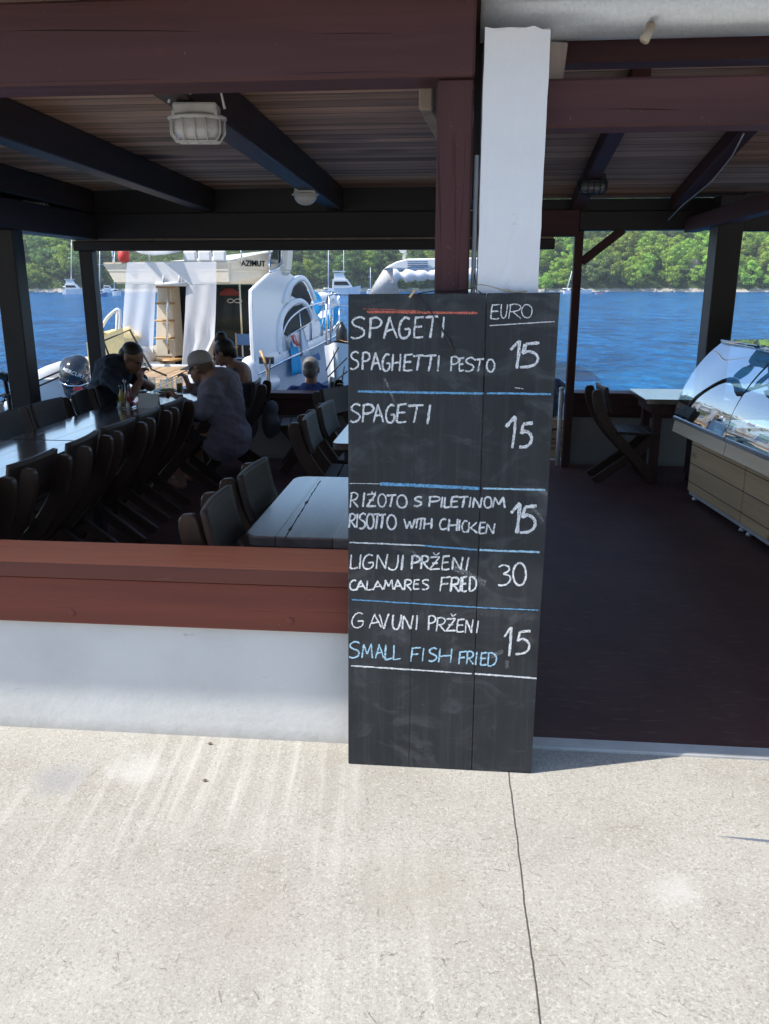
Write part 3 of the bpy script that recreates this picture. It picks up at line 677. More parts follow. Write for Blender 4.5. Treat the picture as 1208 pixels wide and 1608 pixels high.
# the beam that runs along the display case and the thick post that carries it
a = pu(1020, 352, 2.40); q1 = pv(1018, 352, 4.9); q2 = pv(1208, 284, 1.9)
mb = MB(); mb.beam((2.20, 4.965, 2.175), (2.36, -.0, 2.25), .11, .12); P.part('side_beam', mb, 'beam_y')
c = pv(1122, 420, 4.3); d = pv(1161, 420, 4.3)
mb = MB(); mb.span((c.x, 4.3, .004), (d.x, 4.3+.24, 2.36), .006); P.part('post', mb, 'dark_z')
mb = MB(); mb.span((d.x+.001, 4.35, 2.09), (6, 4.45, 2.38), .006); P.part('cross_beam', mb, 'dark_x')
P.o['category'] = 'pergola'
# white pillar with a ragged top
b = bmesh.new(); bmesh.ops.create_grid(b, x_segments=18, y_segments=60, size=1)
mb = MB(); rp = random.Random(4)
def ring(z, k): 
    pts = [(.297, -.1), (.482, -.1), (.482, .14), (.297, .14)]; out = []
    for i in range(4):
        (x0, y0), (x1, y1) = pts[i], pts[(i+1) % 4]
        for j in range(8):
            f = j/8; e = .0018 if j else .001
            out.append((x0+(x1-x0)*f+rp.uniform(-e, e), y0+(y1-y0)*f+rp.uniform(-e, e), z+(rp.uniform(-.007, .010) if k else 0)))
    return out
mb.loft([ring(z, 0) for z in [.0, .3, .6, .9, 1.2, 1.4]+[1.5+.05*i for i in range(17)]]+[ring(2.378, 1)], closed=True, cap=True, smooth=False)
PIL = Thing('white_pillar', 'white painted pillar with a ragged top behind the menu board', 'pillar', (.39, .02, 0))
PIL.part('shaft', mb, 'pillar')
mb = MB(); mb.tube([(.2845, -.02, .02), (.2845, -.02, 2.06)], .0075, 8); solo('cable_conduit', mb, 'greyplastic', 'thin grey cable conduit running up the left edge of the white pillar', 'conduit', (.2845, -.02, 0))
p0 = pv(881, 612, 5.0)
mb = MB(); mb.tube([(1.19, 5.06, 0.0), (1.19, 5.06, .73)], .022, 12); mb.lathe([(.024, 0), (.026, .02), (.0, .03)], (1.19, 5.06, .73), 12)
solo('white_pole', mb, 'gel', 'short white pole beside the thin brown post at the quay opening', 'pole', (1.19, 5.06, 0))
# ================================================================== MENU BOARD
BV = -.134
MBD = Thing('menu_board', 'tall black menu board with chalk dishes and euro prices leaning on the pillar', 'menu board', (.21, BV+.012, 0))
def bp(x, y): p = pv(x, y, BV); return p
TL, TM, TR = bp(547, 462), bp(764.5, 460.5), bp(880, 459.5); BL, BM, BR = bp(547, 1199.5), bp(741, 1211), bp(834, 1215)
def slab(a, b, c, d, gap0=0, gap1=0):
    mb = MB(); mb.prism([(a.x+gap0, BV, a.z), (b.x-gap1, BV, b.z), (c.x-gap1, BV, max(.0015, c.z)), (d.x+gap0, BV, max(.0015, d.z))], (0, .022, 0), bev=.0018); return mb
left = MBD.part('wide_plank', slab(TL, TM, BM, BL, 0, .0012), 'board')
right = MBD.part('narrow_plank', slab(TM, TR, BR, BM, .0012, 0), 'board')
mb = MB()       # battens on the back
for z in (.25, 1.35): mb.span((-.08, BV+.0225, z), (.50, BV+.0335, z+.05), .002)
MBD.part('back_batten', mb, 'dark_x')
mb = MB()        # seams between the boards of the wide plank
for x0, x1 in ((655, 641.5),):
    a, q = bp(x0, 463), bp(x1, 1203); mb.beam((a.x, BV-.0004, a.z-.002), (q.x, BV-.0004, q.z+.004), .0014, .0012, bev=0, up=(0, 1, 0))
MBD.part('plank_seam', mb, 'darkrope', left)
# --- chalk: every letter is a set of hand-drawn strokes in a unit box (x right, y down)
def arc(cx, cy, rx, ry, a0, a1, n=9): return [(cx+rx*math.cos(R(a0+(a1-a0)*i/n)), cy+ry*math.sin(R(a0+(a1-a0)*i/n))) for i in range(n+1)]
GL = {
 'S': [[(.95, .10), (.72, .0), (.40, .02), (.14, .15), (.12, .30), (.35, .42), (.70, .52), (.90, .66), (.84, .85), (.55, .97), (.22, 1.0), (.0, .93)]],
 'P': [[(.10, .0), (.06, .5), (.0, 1.)], [(.0, .08), (.45, .0), (.85, .08), (1., .24), (.84, .42), (.5, .50), (.08, .52)]],
 'A': [[(.0, 1.), (.22, .5), (.48, .0)], [(.42, .02), (.72, .5), (1., .97)], [(.16, .66), (.5, .60), (.86, .58)]],
 'G': [[(.92, .08), (.6, .0), (.25, .15), (.05, .45), (.04, .75), (.25, .97), (.6, .98), (.9, .80), (.95, .55)], [(.50, .56), (.95, .54)]],
 'E': [[(.22, .04), (.12, .5), (.05, .97)], [(.15, .04), (.55, .02), (1., .0)], [(.12, .48), (.5, .46), (.85, .45)], [(.05, .97), (.5, .98), (.95, .94)]],
 'T': [[(.0, .05), (.5, .02), (1., .0)], [(.60, .03), (.50, .5), (.36, 1.)]],
 'I': [[(.7, .0), (.5, .5), (.3, 1.)]],
 'H': [[(.12, .0), (.08, .5), (.0, 1.)], [(.95, .0), (.92, .5), (.85, 1.)], [(.06, .56), (.5, .52), (.92, .50)]],
 'O': [arc(.5, .5, .48, .5, -80, 285, 16)],
 'U': [[(.12, .0), (.02, .5), (.10, .85), (.35, 1.), (.65, .92), (.88, .55), (1., .0)]],
 'R': [[(.16, .0), (.10, .5), (.0, 1.)], [(.05, .08), (.5, .0), (.9, .10), (.95, .28), (.7, .46), (.12, .54)], [(.35, .52), (.65, .75), (1., 1.)]],
 'Z': [[(.08, .08), (.5, .05), (.95, .04)], [(.95, .04), (.5, .5), (.02, .97)], [(.02, .97), (.5, .94), (.98, .93)], [(.25, .52), (.75, .48)]],
 'L': [[(.14, .0), (.08, .5), (.0, .97)], [(.0, .97), (.5, .96), (1., .90)]],
 'N': [[(.06, .98), (.10, .5), (.18, .03)], [(.18, .03), (.5, .5), (.80, .97)], [(.80, .97), (.88, .5), (1., .0)]],
 'M': [[(.02, 1.), (.12, .5), (.20, .03)], [(.20, .03), (.36, .4), (.50, .70)], [(.50, .70), (.66, .4), (.86, .0)], [(.86, .0), (.92, .5), (.98, 1.)]],
 'W': [[(.0, .0), (.12, .5), (.25, 1.)], [(.25, 1.), (.40, .55), (.52, .25)], [(.52, .25), (.62, .6), (.70, .96)], [(.70, .96), (.85, .5), (1., .0)]],
 'C': [[(.95, .10), (.62, .0), (.25, .18), (.04, .5), (.10, .82), (.40, .99), (.8, .95), (1., .86)]],
 'K': [[(.14, .0), (.08, .5), (.0, 1.)], [(.95, .02), (.5, .38), (.10, .58)], [(.22, .52), (.6, .75), (1., 1.)]],
 'D': [[(.12, .02), (.08, .5), (.02, .97)], [(.0, .06), (.5, .0), (.9, .22), (.98, .5), (.8, .82), (.4, .98), (.02, .99)]],
 'V': [[(.0, .0), (.25, .5), (.45, 1.)], [(.45, 1.), (.72, .5), (1., .0)]],
 'J': [[(.98, .0), (.92, .5), (.78, .86), (.45, 1.), (.1, .92), (.0, .8)]],
 '1': [[(.0, .34), (.4, .16), (.82, .0)], [(.82, .0), (.72, .5), (.55, 1.)]],
 '5': [[(1., .03), (.65, .05), (.30, .08)], [(.30, .08), (.22, .28), (.14, .46)], [(.14, .46), (.45, .36), (.78, .46), (.92, .64), (.82, .84), (.50, .97), (.0, 1.)]],
 '3': [[(.05, .1), (.45, .0), (.85, .12), (.8, .3), (.4, .44)], [(.4, .44), (.85, .52), (.95, .72), (.7, .92), (.3, 1.), (.0, .97)]],
 '0': [arc(.5, .5, .46, .5, -70, 292, 16)],
 '^': [[(.0, .0), (.4, 1.), (1., .1)]],
}
GL['F'] = [[(.18, .04), (.10, .5), (.0, 1.)], [(.08, .06), (.5, .03), (1., .0)], [(.10, .50), (.45, .47), (.78, .46)]]
RC = random.Random(21)
SC_Z = 3.265
def smooth_path(pts, n=4):
    out = []
    P_ = [pts[0]]+list(pts)+[pts[-1]]
    for i in range(1, len(P_)-2):
        p0, p1, p2, p3 = P_[i-1:i+3]
        for k in range(n):
            t = k/n; out.append(tuple(.5*((2*b)+(c-a)*t+(2*a-5*b+4*c-d)*t*t+(3*b-a-3*c+d)*t**3) for a, b, c, d in zip(p0, p1, p2, p3)))
    out.append(tuple(pts[-1])); return out
def ribbon(mb, pts, w, z):
    """a band of chalk lying on the board; pts in photo pixels, w in pixels"""
    pts = smooth_path(pts, 4) if len(pts) > 2 else [tuple(pts[0]+(pts[1][i]-pts[0][i])*0 if False else pts[0][i]+(pts[1][i]-pts[0][i])*k/10 for i in range(2)) for k in range(11)]
    V = []
    for i, (x, y) in enumerate(pts):
        a = pts[max(0, i-1)]; c = pts[min(len(pts)-1, i+1)]; dx, dy = c[0]-a[0], c[1]-a[1]; L = math.hypot(dx, dy) or 1
        ww = w*.5*RC.uniform(.72, 1.18)*(.8 if i in (0, len(pts)-1) else 1); jx, jy = RC.uniform(-.25, .25), RC.uniform(-.25, .25)
        p = [(x+jx-dy/L*ww*s_, y+jy+dx/L*ww*s_) for s_ in (-1, 1)]
        V.append([mb.bm.verts.new((q.x, BV-z, q.z)) for q in (bp(*p[0]), bp(*p[1]))])
    for A, B in zip(V, V[1:]): mb.bm.faces.new((A[0], A[1], B[1], B[0]))
ZC = [.0009]
def word(mb, y0, spec, w):
    for ch, xa, xb, ya, yb_ in spec:
        for st in GL[ch]:
            ZC[0] = .0009+RC.random()*.0004
            ribbon(mb, [(530+(xa+(xb-xa)*x)/SC_Z+RC.uniform(-.15, .15), y0+(ya+(yb_-ya)*y)/SC_Z+RC.uniform(-.15, .15)) for x, y in st], w*RC.uniform(.85, 1.2), ZC[0])
def row(txt, xs, ya0, yb0, ya1, yb1):
    """letters of a word: xs = (left, right) of each, top and bottom run from (ya0,yb0) to (ya1,yb1)"""
    n = len(xs); x0, x1 = xs[0][0], xs[-1][1]; out = []
    for ch, (a, b) in zip(txt, xs):
        f = ((a+b)/2-x0)/max(1, x1-x0); out.append((ch, a, b, ya0+(ya1-ya0)*f+RC.uniform(-3, 3), yb0+(yb1-yb0)*f+RC.uniform(-3, 3)))
    return out
def lettering(name, m, jobs, parent):
    for y0, spec, w in jobs:
        mb = MB(); word(mb, y0, spec, w*1.12); MBD.part(name, mb, m, parent)
def lines(name, m, segs, parent, passes=3):
    for y0, x0, ya, x1, yb_, w in segs:
        mb = MB()
        for k in range(passes):
            o = RC.uniform(-w*.35, w*.35) if passes > 1 else 0
            n = 14; pts = [(530+(x0+(x1-x0)*i/n)/SC_Z, y0+(ya+(yb_-ya)*i/n+o)/SC_Z+RC.uniform(-.25, .25)) for i in range(n+1)]
            ribbon(mb, pts, w/SC_Z*(1.25 if passes == 1 else .75), .0006+.0002*k)
        MBD.part(name, mb, m, parent)
Y2, Y3, Y4 = 440, 720, 930
lettering('chalk_lettering', 'chalk_w', [(Y2, row('SPAGETI', [(70, 145), (165, 226), (238, 305), (315, 375), (390, 442), (452, 517), (532, 552)], 192, 297, 187, 298), 3.0)], left)
lettering('chalk_lettering', 'chalk_w', [(Y2, row('SPAGHETTI', [(66, 112), (128, 166), (174, 222), (230, 272), (280, 326), (338, 386), (388, 442), (444, 508), (508, 528)], 366, 458, 388, 468), 2.7),
    (Y2, row('PEST', [(582, 622), (622, 650), (655, 702), (702, 752)], 392, 466, 404, 470), 2.3), (Y2, [('O', 765, 806, 405, 470)], 2.3)], left)
lettering('chalk_lettering', 'chalk_w', [(Y2, row('SPAGETI', [(68, 120), (130, 186), (186, 236), (248, 296), (302, 356), (362, 442), (450, 488)], 632, 724, 640, 736), 2.9)], left)
lettering('chalk_lettering', 'chalk_w', [(Y2, row('EURO', [(784, 832), (838, 872), (878, 942), (944, 999)], 122, 198, 122, 194), 1.7)], right)
lettering('chalk_price', 'chalk_w', [(Y2, [('1', 888, 945, 310, 452), ('5', 935, 1036, 318, 446)], 4.3)], right)
lettering('chalk_price', 'chalk_w', [(Y2, [('1', 864, 925, 698, 860), ('5', 932, 1002, 728, 856)], 4.3)], right)
lettering('chalk_lettering', 'chalk_w', [(Y3, row('RIZOTO', [(66, 106), (126, 144), (148, 200), (208, 250), (252, 302), (305, 357)], 172, 248, 192, 250), 2.5), (Y3, [('^', 176, 198, 168, 184)], 1.8),
    (Y3, [('S', 394, 434, 196, 244)], 2.4), (Y3, row('PILETINOM', [(470, 526), (526, 545), (548, 578), (580, 622), (622, 672), (670, 690), (692, 742), (752, 792), (794, 860)], 192, 248, 200, 256), 2.7)], left)
lettering('chalk_lettering', 'chalk_w', [(Y3, row('RISOTTO', [(60, 92), (94, 108), (112, 146), (150, 188), (186, 218), (212, 248), (254, 302)], 280, 357, 288, 362), 2.6),
    (Y3, row('WITH', [(342, 398), (398, 416), (410, 446), (444, 487)], 308, 356, 304, 362), 2.5), (Y3, row('CHICKEN', [(524, 560), (568, 618), (616, 634), (638, 668), (670, 718), (726, 760), (760, 808)], 306, 364, 334, 388), 2.5)], left)
lettering('chalk_price', 'chalk_w', [(Y3, [('1', 890, 945, 228, 382), ('5', 935, 1021, 238, 380)], 4.6)], right)
lettering('chalk_lettering', 'chalk_w', [(Y3, row('LIGNJI', [(66, 106), (108, 126), (130, 187), (196, 258), (262, 314), (322, 344)], 492, 566, 492, 570), 2.5),
    (Y3, row('PRZENI', [(380, 424), (428, 468), (472, 528), (534, 576), (586, 644), (650, 684)], 496, 566, 506, 572), 2.5), (Y3, [('^', 492, 524, 480, 494)], 2.)], left)
lettering('chalk_lettering', 'chalk_w', [(Y3, row('CALAMARES', [(64, 98), (98, 146), (150, 182), (184, 234), (238, 286), (290, 334), (342, 380), (388, 422), (434, 470)], 624, 676, 622, 670), 2.3),
    (Y3, row('FRIED', [(526, 582), (580, 624), (626, 640), (638, 664), (676, 713)], 610, 684, 602, 678), 2.6)], left)
lettering('chalk_price', 'chalk_w', [(Y3, [('3', 824, 890, 545, 650), ('0', 898, 970, 535, 650)], 2.8)], right)
lettering('chalk_lettering', 'chalk_w', [(Y4, row('GAVUNI', [(74, 136), (163, 226), (215, 264), (282, 328), (330, 388), (398, 416)], 106, 180, 118, 194), 2.2),
    (Y4, row('PRZENI', [(466, 504), (508, 554), (556, 608), (610, 652), (654, 696), (706, 730)], 120, 194, 146, 212), 2.2), (Y4, [('^', 582, 608, 110, 122)], 1.8)], left)
lettering('chalk_price', 'chalk_w', [(Y4, [('1', 856, 900, 178, 326), ('5', 912, 990, 194, 316)], 3.4)], right)
lettering('chalk_lettering', 'chalk_lb', [(Y4, row('SMALL', [(60, 116), (124, 182), (196, 238), (244, 280), (286, 324)], 254, 332, 274, 348), 2.1),
    (Y4, row('FISH', [(376, 428), (430, 448), (468, 512), (518, 590)], 284, 354, 290, 358), 2.2), (Y4, row('FRIED', [(622, 662), (662, 698), (702, 722), (732, 768), (770, 816)], 300, 364, 310, 382), 2.2)], left)
lines('chalk_line', 'chalk_r', [(Y2, 150, 163, 718, 169, 11)], left); lines('chalk_line', 'chalk_r', [(Y2, 130, 147, 420, 156, 3)], left, 1)
lines('chalk_line', 'chalk_b', [(Y2, 105, 571, 750, 582, 11), (Y3, 220, 128, 728, 152, 14), (Y3, 440, 446, 718, 467, 9), (Y3, 75, 722, 712, 762, 6), (Y4, 75, 38, 700, 77, 6)], left)
lines('chalk_line', 'chalk_b', [(Y2, 766, 577, 1096, 583, 9), (Y4, 712, 78, 1030, 92, 5)], right)
lines('chalk_line', 'chalk_lb', [(Y3, 745, 153, 1066, 161, 9), (Y3, 728, 467, 1036, 478, 10)], right)
lines('chalk_line', 'chalk_w', [(Y3, 62, 430, 445, 446, 7), (Y4, 70, 377, 690, 418, 6), (Y3, 62, 128, 230, 130, 3)], left, 2)
lines('chalk_line', 'chalk_w', [(Y2, 780, 233, 1112, 212, 5), (Y4, 704, 418, 1021, 441, 9), (Y2, 910, 550, 952, 555, 4)], right, 2)
lines('chalk_smudge', 'chalk_f', [(Y2, 240, 500, 300, 640, 9), (Y3, 600, 560, 760, 640, 26), (Y3, 380, 470, 430, 540, 14)], left, 1)
lines('chalk_smudge', 'chalk_f', [(Y3, 1040, 160, 1075, 185, 20), (Y3, 990, 240, 1060, 320, 12), (Y4, 790, 330, 850, 300, 16), (Y4, 870, 350, 872, 390, 14)], right, 1)
# the cord the board is tied with, its peg, and a dark slanted strip
ROPE = Thing('board_cord', 'pale cord knotted round the pillar to hold the top of the menu board', 'cord', (.3, BV, 1.66))
mb = MB(); q = [pv(748, 448, -.115), pv(757, 447, -.118), pv(775, 451, -.122), pv(795, 457, -.122), pv(812, 458.5, -.122), pv(828, 457.5, -.122)]
mb.tube(q, [.0016, .0016, .0017, .0036, .0036, .0028], 7); mb.sphere(pv(796, 456, -.124), .006, 10, 8); ROPE.part('pale_cord', mb, 'rope')
mb = MB(); mb.tube([pv(648, 463, -.128), pv(668, 459, -.1), pv(690, 456, -.07), pv(718, 456, -.065), pv(745, 452, -.07), pv(756, 460.5, -.122)], .0016, 6); mb.tube([pv(744, 451, -.07), pv(745, 430, -.07), pv(748, 448, -.115)], .0014, 6); ROPE.part('dark_cord', mb, 'darkrope')
p = bp(648, 462); mb = MB(); d = Vector((.008, 0, .014))
for s_ in (-1, 1): mb.beam(Vector((p.x-.009, BV+.006+s_*.0, p.z-.010))+Vector((0, s_*.006-.009, 0)), Vector((p.x+.007, BV-.003+s_*.003, p.z+.012)), .006, .0065, bev=.001)
mb.tube([(p.x-.003, BV-.011, p.z), (p.x+.003, BV-.011, p.z+.003), (p.x+.003, BV+.004, p.z+.003)], .0012, 6)
solo('clothes_peg', mb, 'peg', 'small wooden clothes peg clipped on the top edge of the menu board', 'clothes peg', (p.x, BV, p.z))
mb = MB(); pts = [(657, 463), (672, 482), (690, 509), (703, 531), (711, 548), (714.5, 553)]; ws = [1.0, 1.1, 1.3, 2.2, 3.2, 2.0]  # dark tapering strip laid slantwise over the board
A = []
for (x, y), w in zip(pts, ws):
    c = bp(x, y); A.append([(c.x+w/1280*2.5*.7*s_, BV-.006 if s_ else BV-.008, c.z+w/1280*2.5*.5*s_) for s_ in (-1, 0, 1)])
mb.loft(A, thick=.0015); solo('dark_strip', mb, 'darkrope', 'dark narrow strip slanting over the upper left of the menu board', 'strap', (bp(660, 465).x, BV, 1.65))

# dry pine needles and bits on the concrete
mb = MB(); rn = random.Random(8)
for i in range(95):
    x, y = rn.uniform(20, 1190), 1175+430*rn.random()**.8
    if y < 1230 and 520 < x < 1208: continue
    p = WF.hit(x, y, 2, 0); a = rn.gauss(-.5, .9); L = rn.uniform(.012, .04); c = rn.uniform(-.25, .25); pts = []
    for k in range(5): t = k/4-.5; pts.append((p.x+math.cos(a+c*t)*L*t, p.y+math.sin(a+c*t)*L*t, ground_z(p.x, p.y)+.004+.002*math.sin(k*2+i)))
    mb.tube(pts, .00045, 4)
solo('pine_needles', mb, 'needle', None, None, frame=WF, kind='stuff')
for x, y, lab in ((330, 1169, 'small brown leaf on the concrete below the white wall'), (322, 1227, 'small reddish bark chip on the concrete, right of the streaks'), (654, 1423, None)):
    p = WF.hit(x, y, 2, 0); mb = MB(); s = .009
    mb.loft([[(p.x-s, p.y-s*.3, .006), (p.x, p.y-s*.8, .003), (p.x+s, p.y-s*.2, .008)], [(p.x-s*.8, p.y+s*.4, .005), (p.x, p.y+s*.2, .010), (p.x+s*.9, p.y+s*.5, .004)]], thick=.001)
    if lab: solo('dry_leaf', mb, 'needle', lab, 'leaf', (p.x, p.y, 0), WF)
# ================================================================== TABLES
def table(label, u0, u1, v0, v1, z, m, th=.045, rnd=.05, legm='dark_z', group='restaurant tables', legs=None):
    T = Thing('table', label, 'table', ((u0+u1)/2, (v0+v1)/2, .004), group=group)
    out = []
    for cx, cy, a0 in ((u1-rnd, v1-rnd, 0), (u0+rnd, v1-rnd, 90), (u0+rnd, v0+rnd, 180), (u1-rnd, v0+rnd, 270)):
        out += [(cx+rnd*math.cos(R(a0+k*22.5)), cy+rnd*math.sin(R(a0+k*22.5)), z-th) for k in range(5)]
    mb = MB(); mb.prism(out, (0, 0, th), bev=.006); T.part('tabletop', mb, m)
    mb = MB()
    for a, b in (((u0+.07, v0+.08, z-th-.09), (u1-.07, v0+.10, z-th-.002)), ((u0+.07, v1-.10, z-th-.09), (u1-.07, v1-.08, z-th-.002)), ((u0+.07, v0+.105, z-th-.09), (u0+.09, v1-.105, z-th-.002)), ((u1-.09, v0+.105, z-th-.09), (u1-.07, v1-.105, z-th-.002))): mb.span(a, b, .003)
    T.part('apron', mb, legm)
    for x in (u0+.10, u1-.17):
        for y in (v0+.115, v1-.185): m2 = MB(); m2.span((x, y, .005), (x+.07, y+.07, z-th-.001), .006); T.part('leg', m2, legm)
    return T
table('long glossy dark table nearest the low wall on the left', -2.72, -2.10, .26, 2.205, .72, 'table')
table('long glossy dark table where the group is eating', -2.66, -2.02, 2.216, 4.85, .72, 'table')
table('worn wooden table with a long crack in front of the low wall', -.595, .13, .30, 1.36, .72, 'table_old', rnd=.07)
CT = bpy.data.objects['table.002']
mb = MB(); rk = random.Random(6); A = []
for k in range(41):
    t = k/40; w = .0014+.0028*abs(math.sin(k*.9))*rk.random()+(.006 if k in (8, 24) else 0); qa, qb = pz(440, 857, .72), pz(503, 755, .72); x = qa.x+(qb.x-qa.x)*t+rk.uniform(-.002, .002); y = qa.y+(qb.y-qa.y)*t; A.append([(x-w, y, .7206), (x+w, y, .7206)])
mb.loft(A, smooth=False); me = mb.mesh('crack'); me.transform(Matrix.Translation((.2325, -.83, -.004))); o = link('crack', me, M['darkrope'], [c for c in CT.children if c.name.startswith('tabletop')][0])
table('second worn table behind the cracked one, half hidden by the menu board', -.55, .16, 2.27, 3.55, .72, 'table_old')
table('red-brown slatted table beside the display case at the water edge', 1.80, 2.5, 4.28, 5.02, .755, 'table_old', rnd=.015, legm='beam_z')

# ================================================================== CHAIRS: curved crossing side planks, seat, back panel
CURVE = [(-.305, .815), (-.285, .70), (-.225, .56), (-.12, .415), (.02, .27), (.14, .14), (.235, .005)]
def strip(path, w, y0, y1, mb, bev=.006, round_top=True):
    pts = smooth_path(path, 4); L, Rr = [], []
    for i, (x, z) in enumerate(pts):
        a, c = pts[max(0, i-1)], pts[min(len(pts)-1, i+1)]; dx, dz = c[0]-a[0], c[1]-a[1]; l = math.hypot(dx, dz); ww = w*.5
        if round_top and i < 3: ww *= (.55, .85, .97)[i]
        L.append((x-dz/l*ww, z+dx/l*ww)); Rr.append((x+dz/l*ww, z-dx/l*ww))
    out = L+Rr[::-1]; out = [(x, max(.0, z)) for x, z in out]
    b = bmesh.new(); n = len(pts); V = []
    for y in (y0, y1): V.append(([b.verts.new((x, y, z)) for x, z in L], [b.verts.new((x, y, z)) for x, z in Rr]))
    (A0, B0), (A1, B1) = V
    for k in range(n-1):
        for q in ((A0[k], A0[k+1], B0[k+1], B0[k]), (A1[k], B1[k], B1[k+1], A1[k+1]), (A0[k], A1[k], A1[k+1], A0[k+1]), (B0[k], B0[k+1], B1[k+1], B1[k])): b.faces.new(q)
    b.faces.new((A0[0], B0[0], B1[0], A1[0])); b.faces.new((A0[-1], A1[-1], B1[-1], B0[-1]))
    bmesh.ops.recalc_face_normals(b, faces=b.faces)
    ed = [e for e in b.edges if len(e.link_faces) == 2 and e.calc_face_angle(0) > .6]; bmesh.ops.bevel(b, geom=ed, offset=bev, segments=1, affect='EDGES')
    mb._merge(b)
CHAIRG = 'curved wooden restaurant chairs'
def make_chair():
    T = Thing('chair', 'x', 'chair', (0, 0, 0), WF, CHAIRG)
    for s_ in (-1, 1):
        mb = MB(); strip(CURVE, .088, s_*.170-.019, s_*.170+.019, mb); T.part('curved_stile', mb, 'chair')
        mb = MB(); strip([(.235, .43), (.12, .30), (-.02, .19), (-.15, .095), (-.27, .005)], .075, s_*.1285-.0165, s_*.1285+.0165, mb, round_top=False); T.part('crossing_leg', mb, 'chair')
    mb = MB()
    for k in range(4): mb.box((-.075+.093*k, 0, .452-.004*k), (.088, .435, .024), rot=(0, R(2), 0), bev=.005)
    T.part('seat', mb, 'chair_back')
    mb = MB()
    P0 = smooth_path([(-.262, .835), (-.236, .70), (-.205, .615)], 5); n = len(P0)
    mb.loft([[(x+.018*math.cos(t*1.5)*0-.018*(1-(t)**2)+.02, .222*t, z) for x, z in P0] for t in [k/6-1 for k in range(13)]], smooth=True, thick=.026)
    T.part('back_panel', mb, 'chair_back')
    mb = MB(); mb.span((.10, -.110, .20), (.135, .110, .235), .004); T.part('stretcher', mb, 'chair'); return T.o
CH0 = make_chair(); used = [False]
def chair(u, v, deg, label):
    o = CH0 if not used[0] else copy_tree(CH0); used[0] = True
    o.location = FR.w((u, v, .004)); o.rotation_euler = (0, 0, FYAW+R(deg)); o['label'] = label; return o
# along the near side of the long tables, backs to the aisle
for v, d, lab in ((.60, 183, 'dark chair at the long table, closest to the low wall'), (1.155, 178, 'dark chair at the long table, second from the low wall'), (1.69, 184, 'dark chair at the long table just before the table seam'),
                  (2.22, 176, 'dark chair standing across the seam of the long tables'), (2.70, 181, 'dark chair at the long table just past the seam'), (3.20, 179, 'dark chair left empty next to the woman in the cap')):
    chair(-2.125, v, d, lab)
chair(-2.06, 3.93, 180, 'chair the woman in the pale cap sits on')
chair(-1.84, 4.62, 186, 'chair the woman with the hair bun sits on')
chair(-1.16, 4.72, 190, 'empty dark chair behind the woman with the bun, a pale bag on it')
# the far side of the long tables
for v, d, lab in ((2.02, -4, 'chair beyond the long table at the left edge, its back near the pole with ropes'), (2.55, 3, 'chair beyond the long table left of the thick post foot'), (3.12, -3, 'chair beyond the long table just right of the thick post foot'),
                  (3.72, 12, 'chair with tall back in front of the white dinghy'), (4.22, 0, 'chair the bending man in navy sits on')):
    chair(-2.62, v, d, lab)
# at the worn tables
chair(-.50, .44, 3, 'oak chair pushed against the cracked table, closest to the low wall')
chair(-.50, 1.02, -2, 'oak chair at the far corner of the cracked table')
chair(-.52, 2.62, 2, 'chair with a pale patch on its back at the second worn table')
chair(-.50, 3.16, -3, 'chair at the far half of the second worn table')
chair(-.60, 4.05, -28, 'chair turned aside behind the second worn table near the back wall')
chair(-.10, 3.95, -90, 'dark chair at the end of the second worn table beside the menu board')
chair(1.70, 4.55, 2, 'dark curved chair at the slatted table by the display case')

# ================================================================== THINGS ON THE TABLE
ZT = .7205
def onz(x, y, z=ZT): return pz(x, y, z)
c = onz(199, 640); T = Thing('cruet_stand', 'small cruet stand with oil and vinegar bottles on the long table', 'cruet stand', (c.x, c.y, ZT))
mb = MB(); mb.box((c.x, c.y, ZT+.006), (.13, .09, .012), bev=.004); mb.tube([(c.x, c.y, ZT+.01), (c.x, c.y, ZT+.2)], .003); mb.tube([(c.x+.012*math.cos(a), c.y, ZT+.21+.012*math.sin(a)) for a in [k*.7 for k in range(9)]], .003, closed=True)
for k in (.05,): mb.tube([(c.x-.06, c.y-.04, ZT+k), (c.x+.06, c.y-.04, ZT+k), (c.x+.06, c.y+.04, ZT+k), (c.x-.06, c.y+.04, ZT+k)], .0025, 6, closed=True)
T.part('tray', mb, 'steel')
for dx, m, nm in ((-.035, 'oil', 'oil_bottle'), (.035, 'vinegar', 'vinegar_bottle')):
    mb = MB(); mb.lathe([(.024, 0), (.024, .085), (.011, .115), (.011, .135)], (c.x+dx, c.y, ZT+.0125), 14); o = T.part(nm, mb, m)
    mb = MB(); mb.lathe([(.0125, 0), (.014, .012), (.014, .03), (.008, .036), (0, .037)], (c.x+dx, c.y, ZT+.148), 12); T.part('stopper', mb, 'glass', o)
    mb = MB(); mb.lathe([(.013, 0), (.014, .02), (.012, .045), (0, .05)], (c.x+dx, c.y-.052, ZT+.0), 12); T.part('shaker', mb, 'china')
a, b_ = onz(219, 640), onz(252, 640)
mb = MB(); mb.prism([(a.x, a.y-.03, ZT), (a.x, a.y+.03, ZT), (a.x, a.y, ZT+.115)], (b_.x-a.x, 0, 0)); solo('menu_card', mb, 'card', 'white folded card standing on the long table right of the cruets', 'card', (a.x, a.y, ZT))
def plate(x, y, r, lab, food=True):
    c = onz(x, y); T = Thing('plate', lab, 'plate', (c.x, c.y, ZT), group='plates on the long table')
    mb = MB(); mb.lathe([(0, .004), (r*.6, .004), (r, .022), (r*1.01, .026), (r*.6, .009), (0, .008)], (c.x, c.y, ZT), 24); T.part('dish', mb, 'china')
    if food:
        mb = MB(); q = random.Random(int(x))
        for k in range(26): mb.sphere((c.x+q.gauss(0, r*.3), c.y+q.gauss(0, r*.3), ZT+.018+q.random()*.02), (.018, .014, .008), 6, 5)
        T.part('food', mb, 'food')
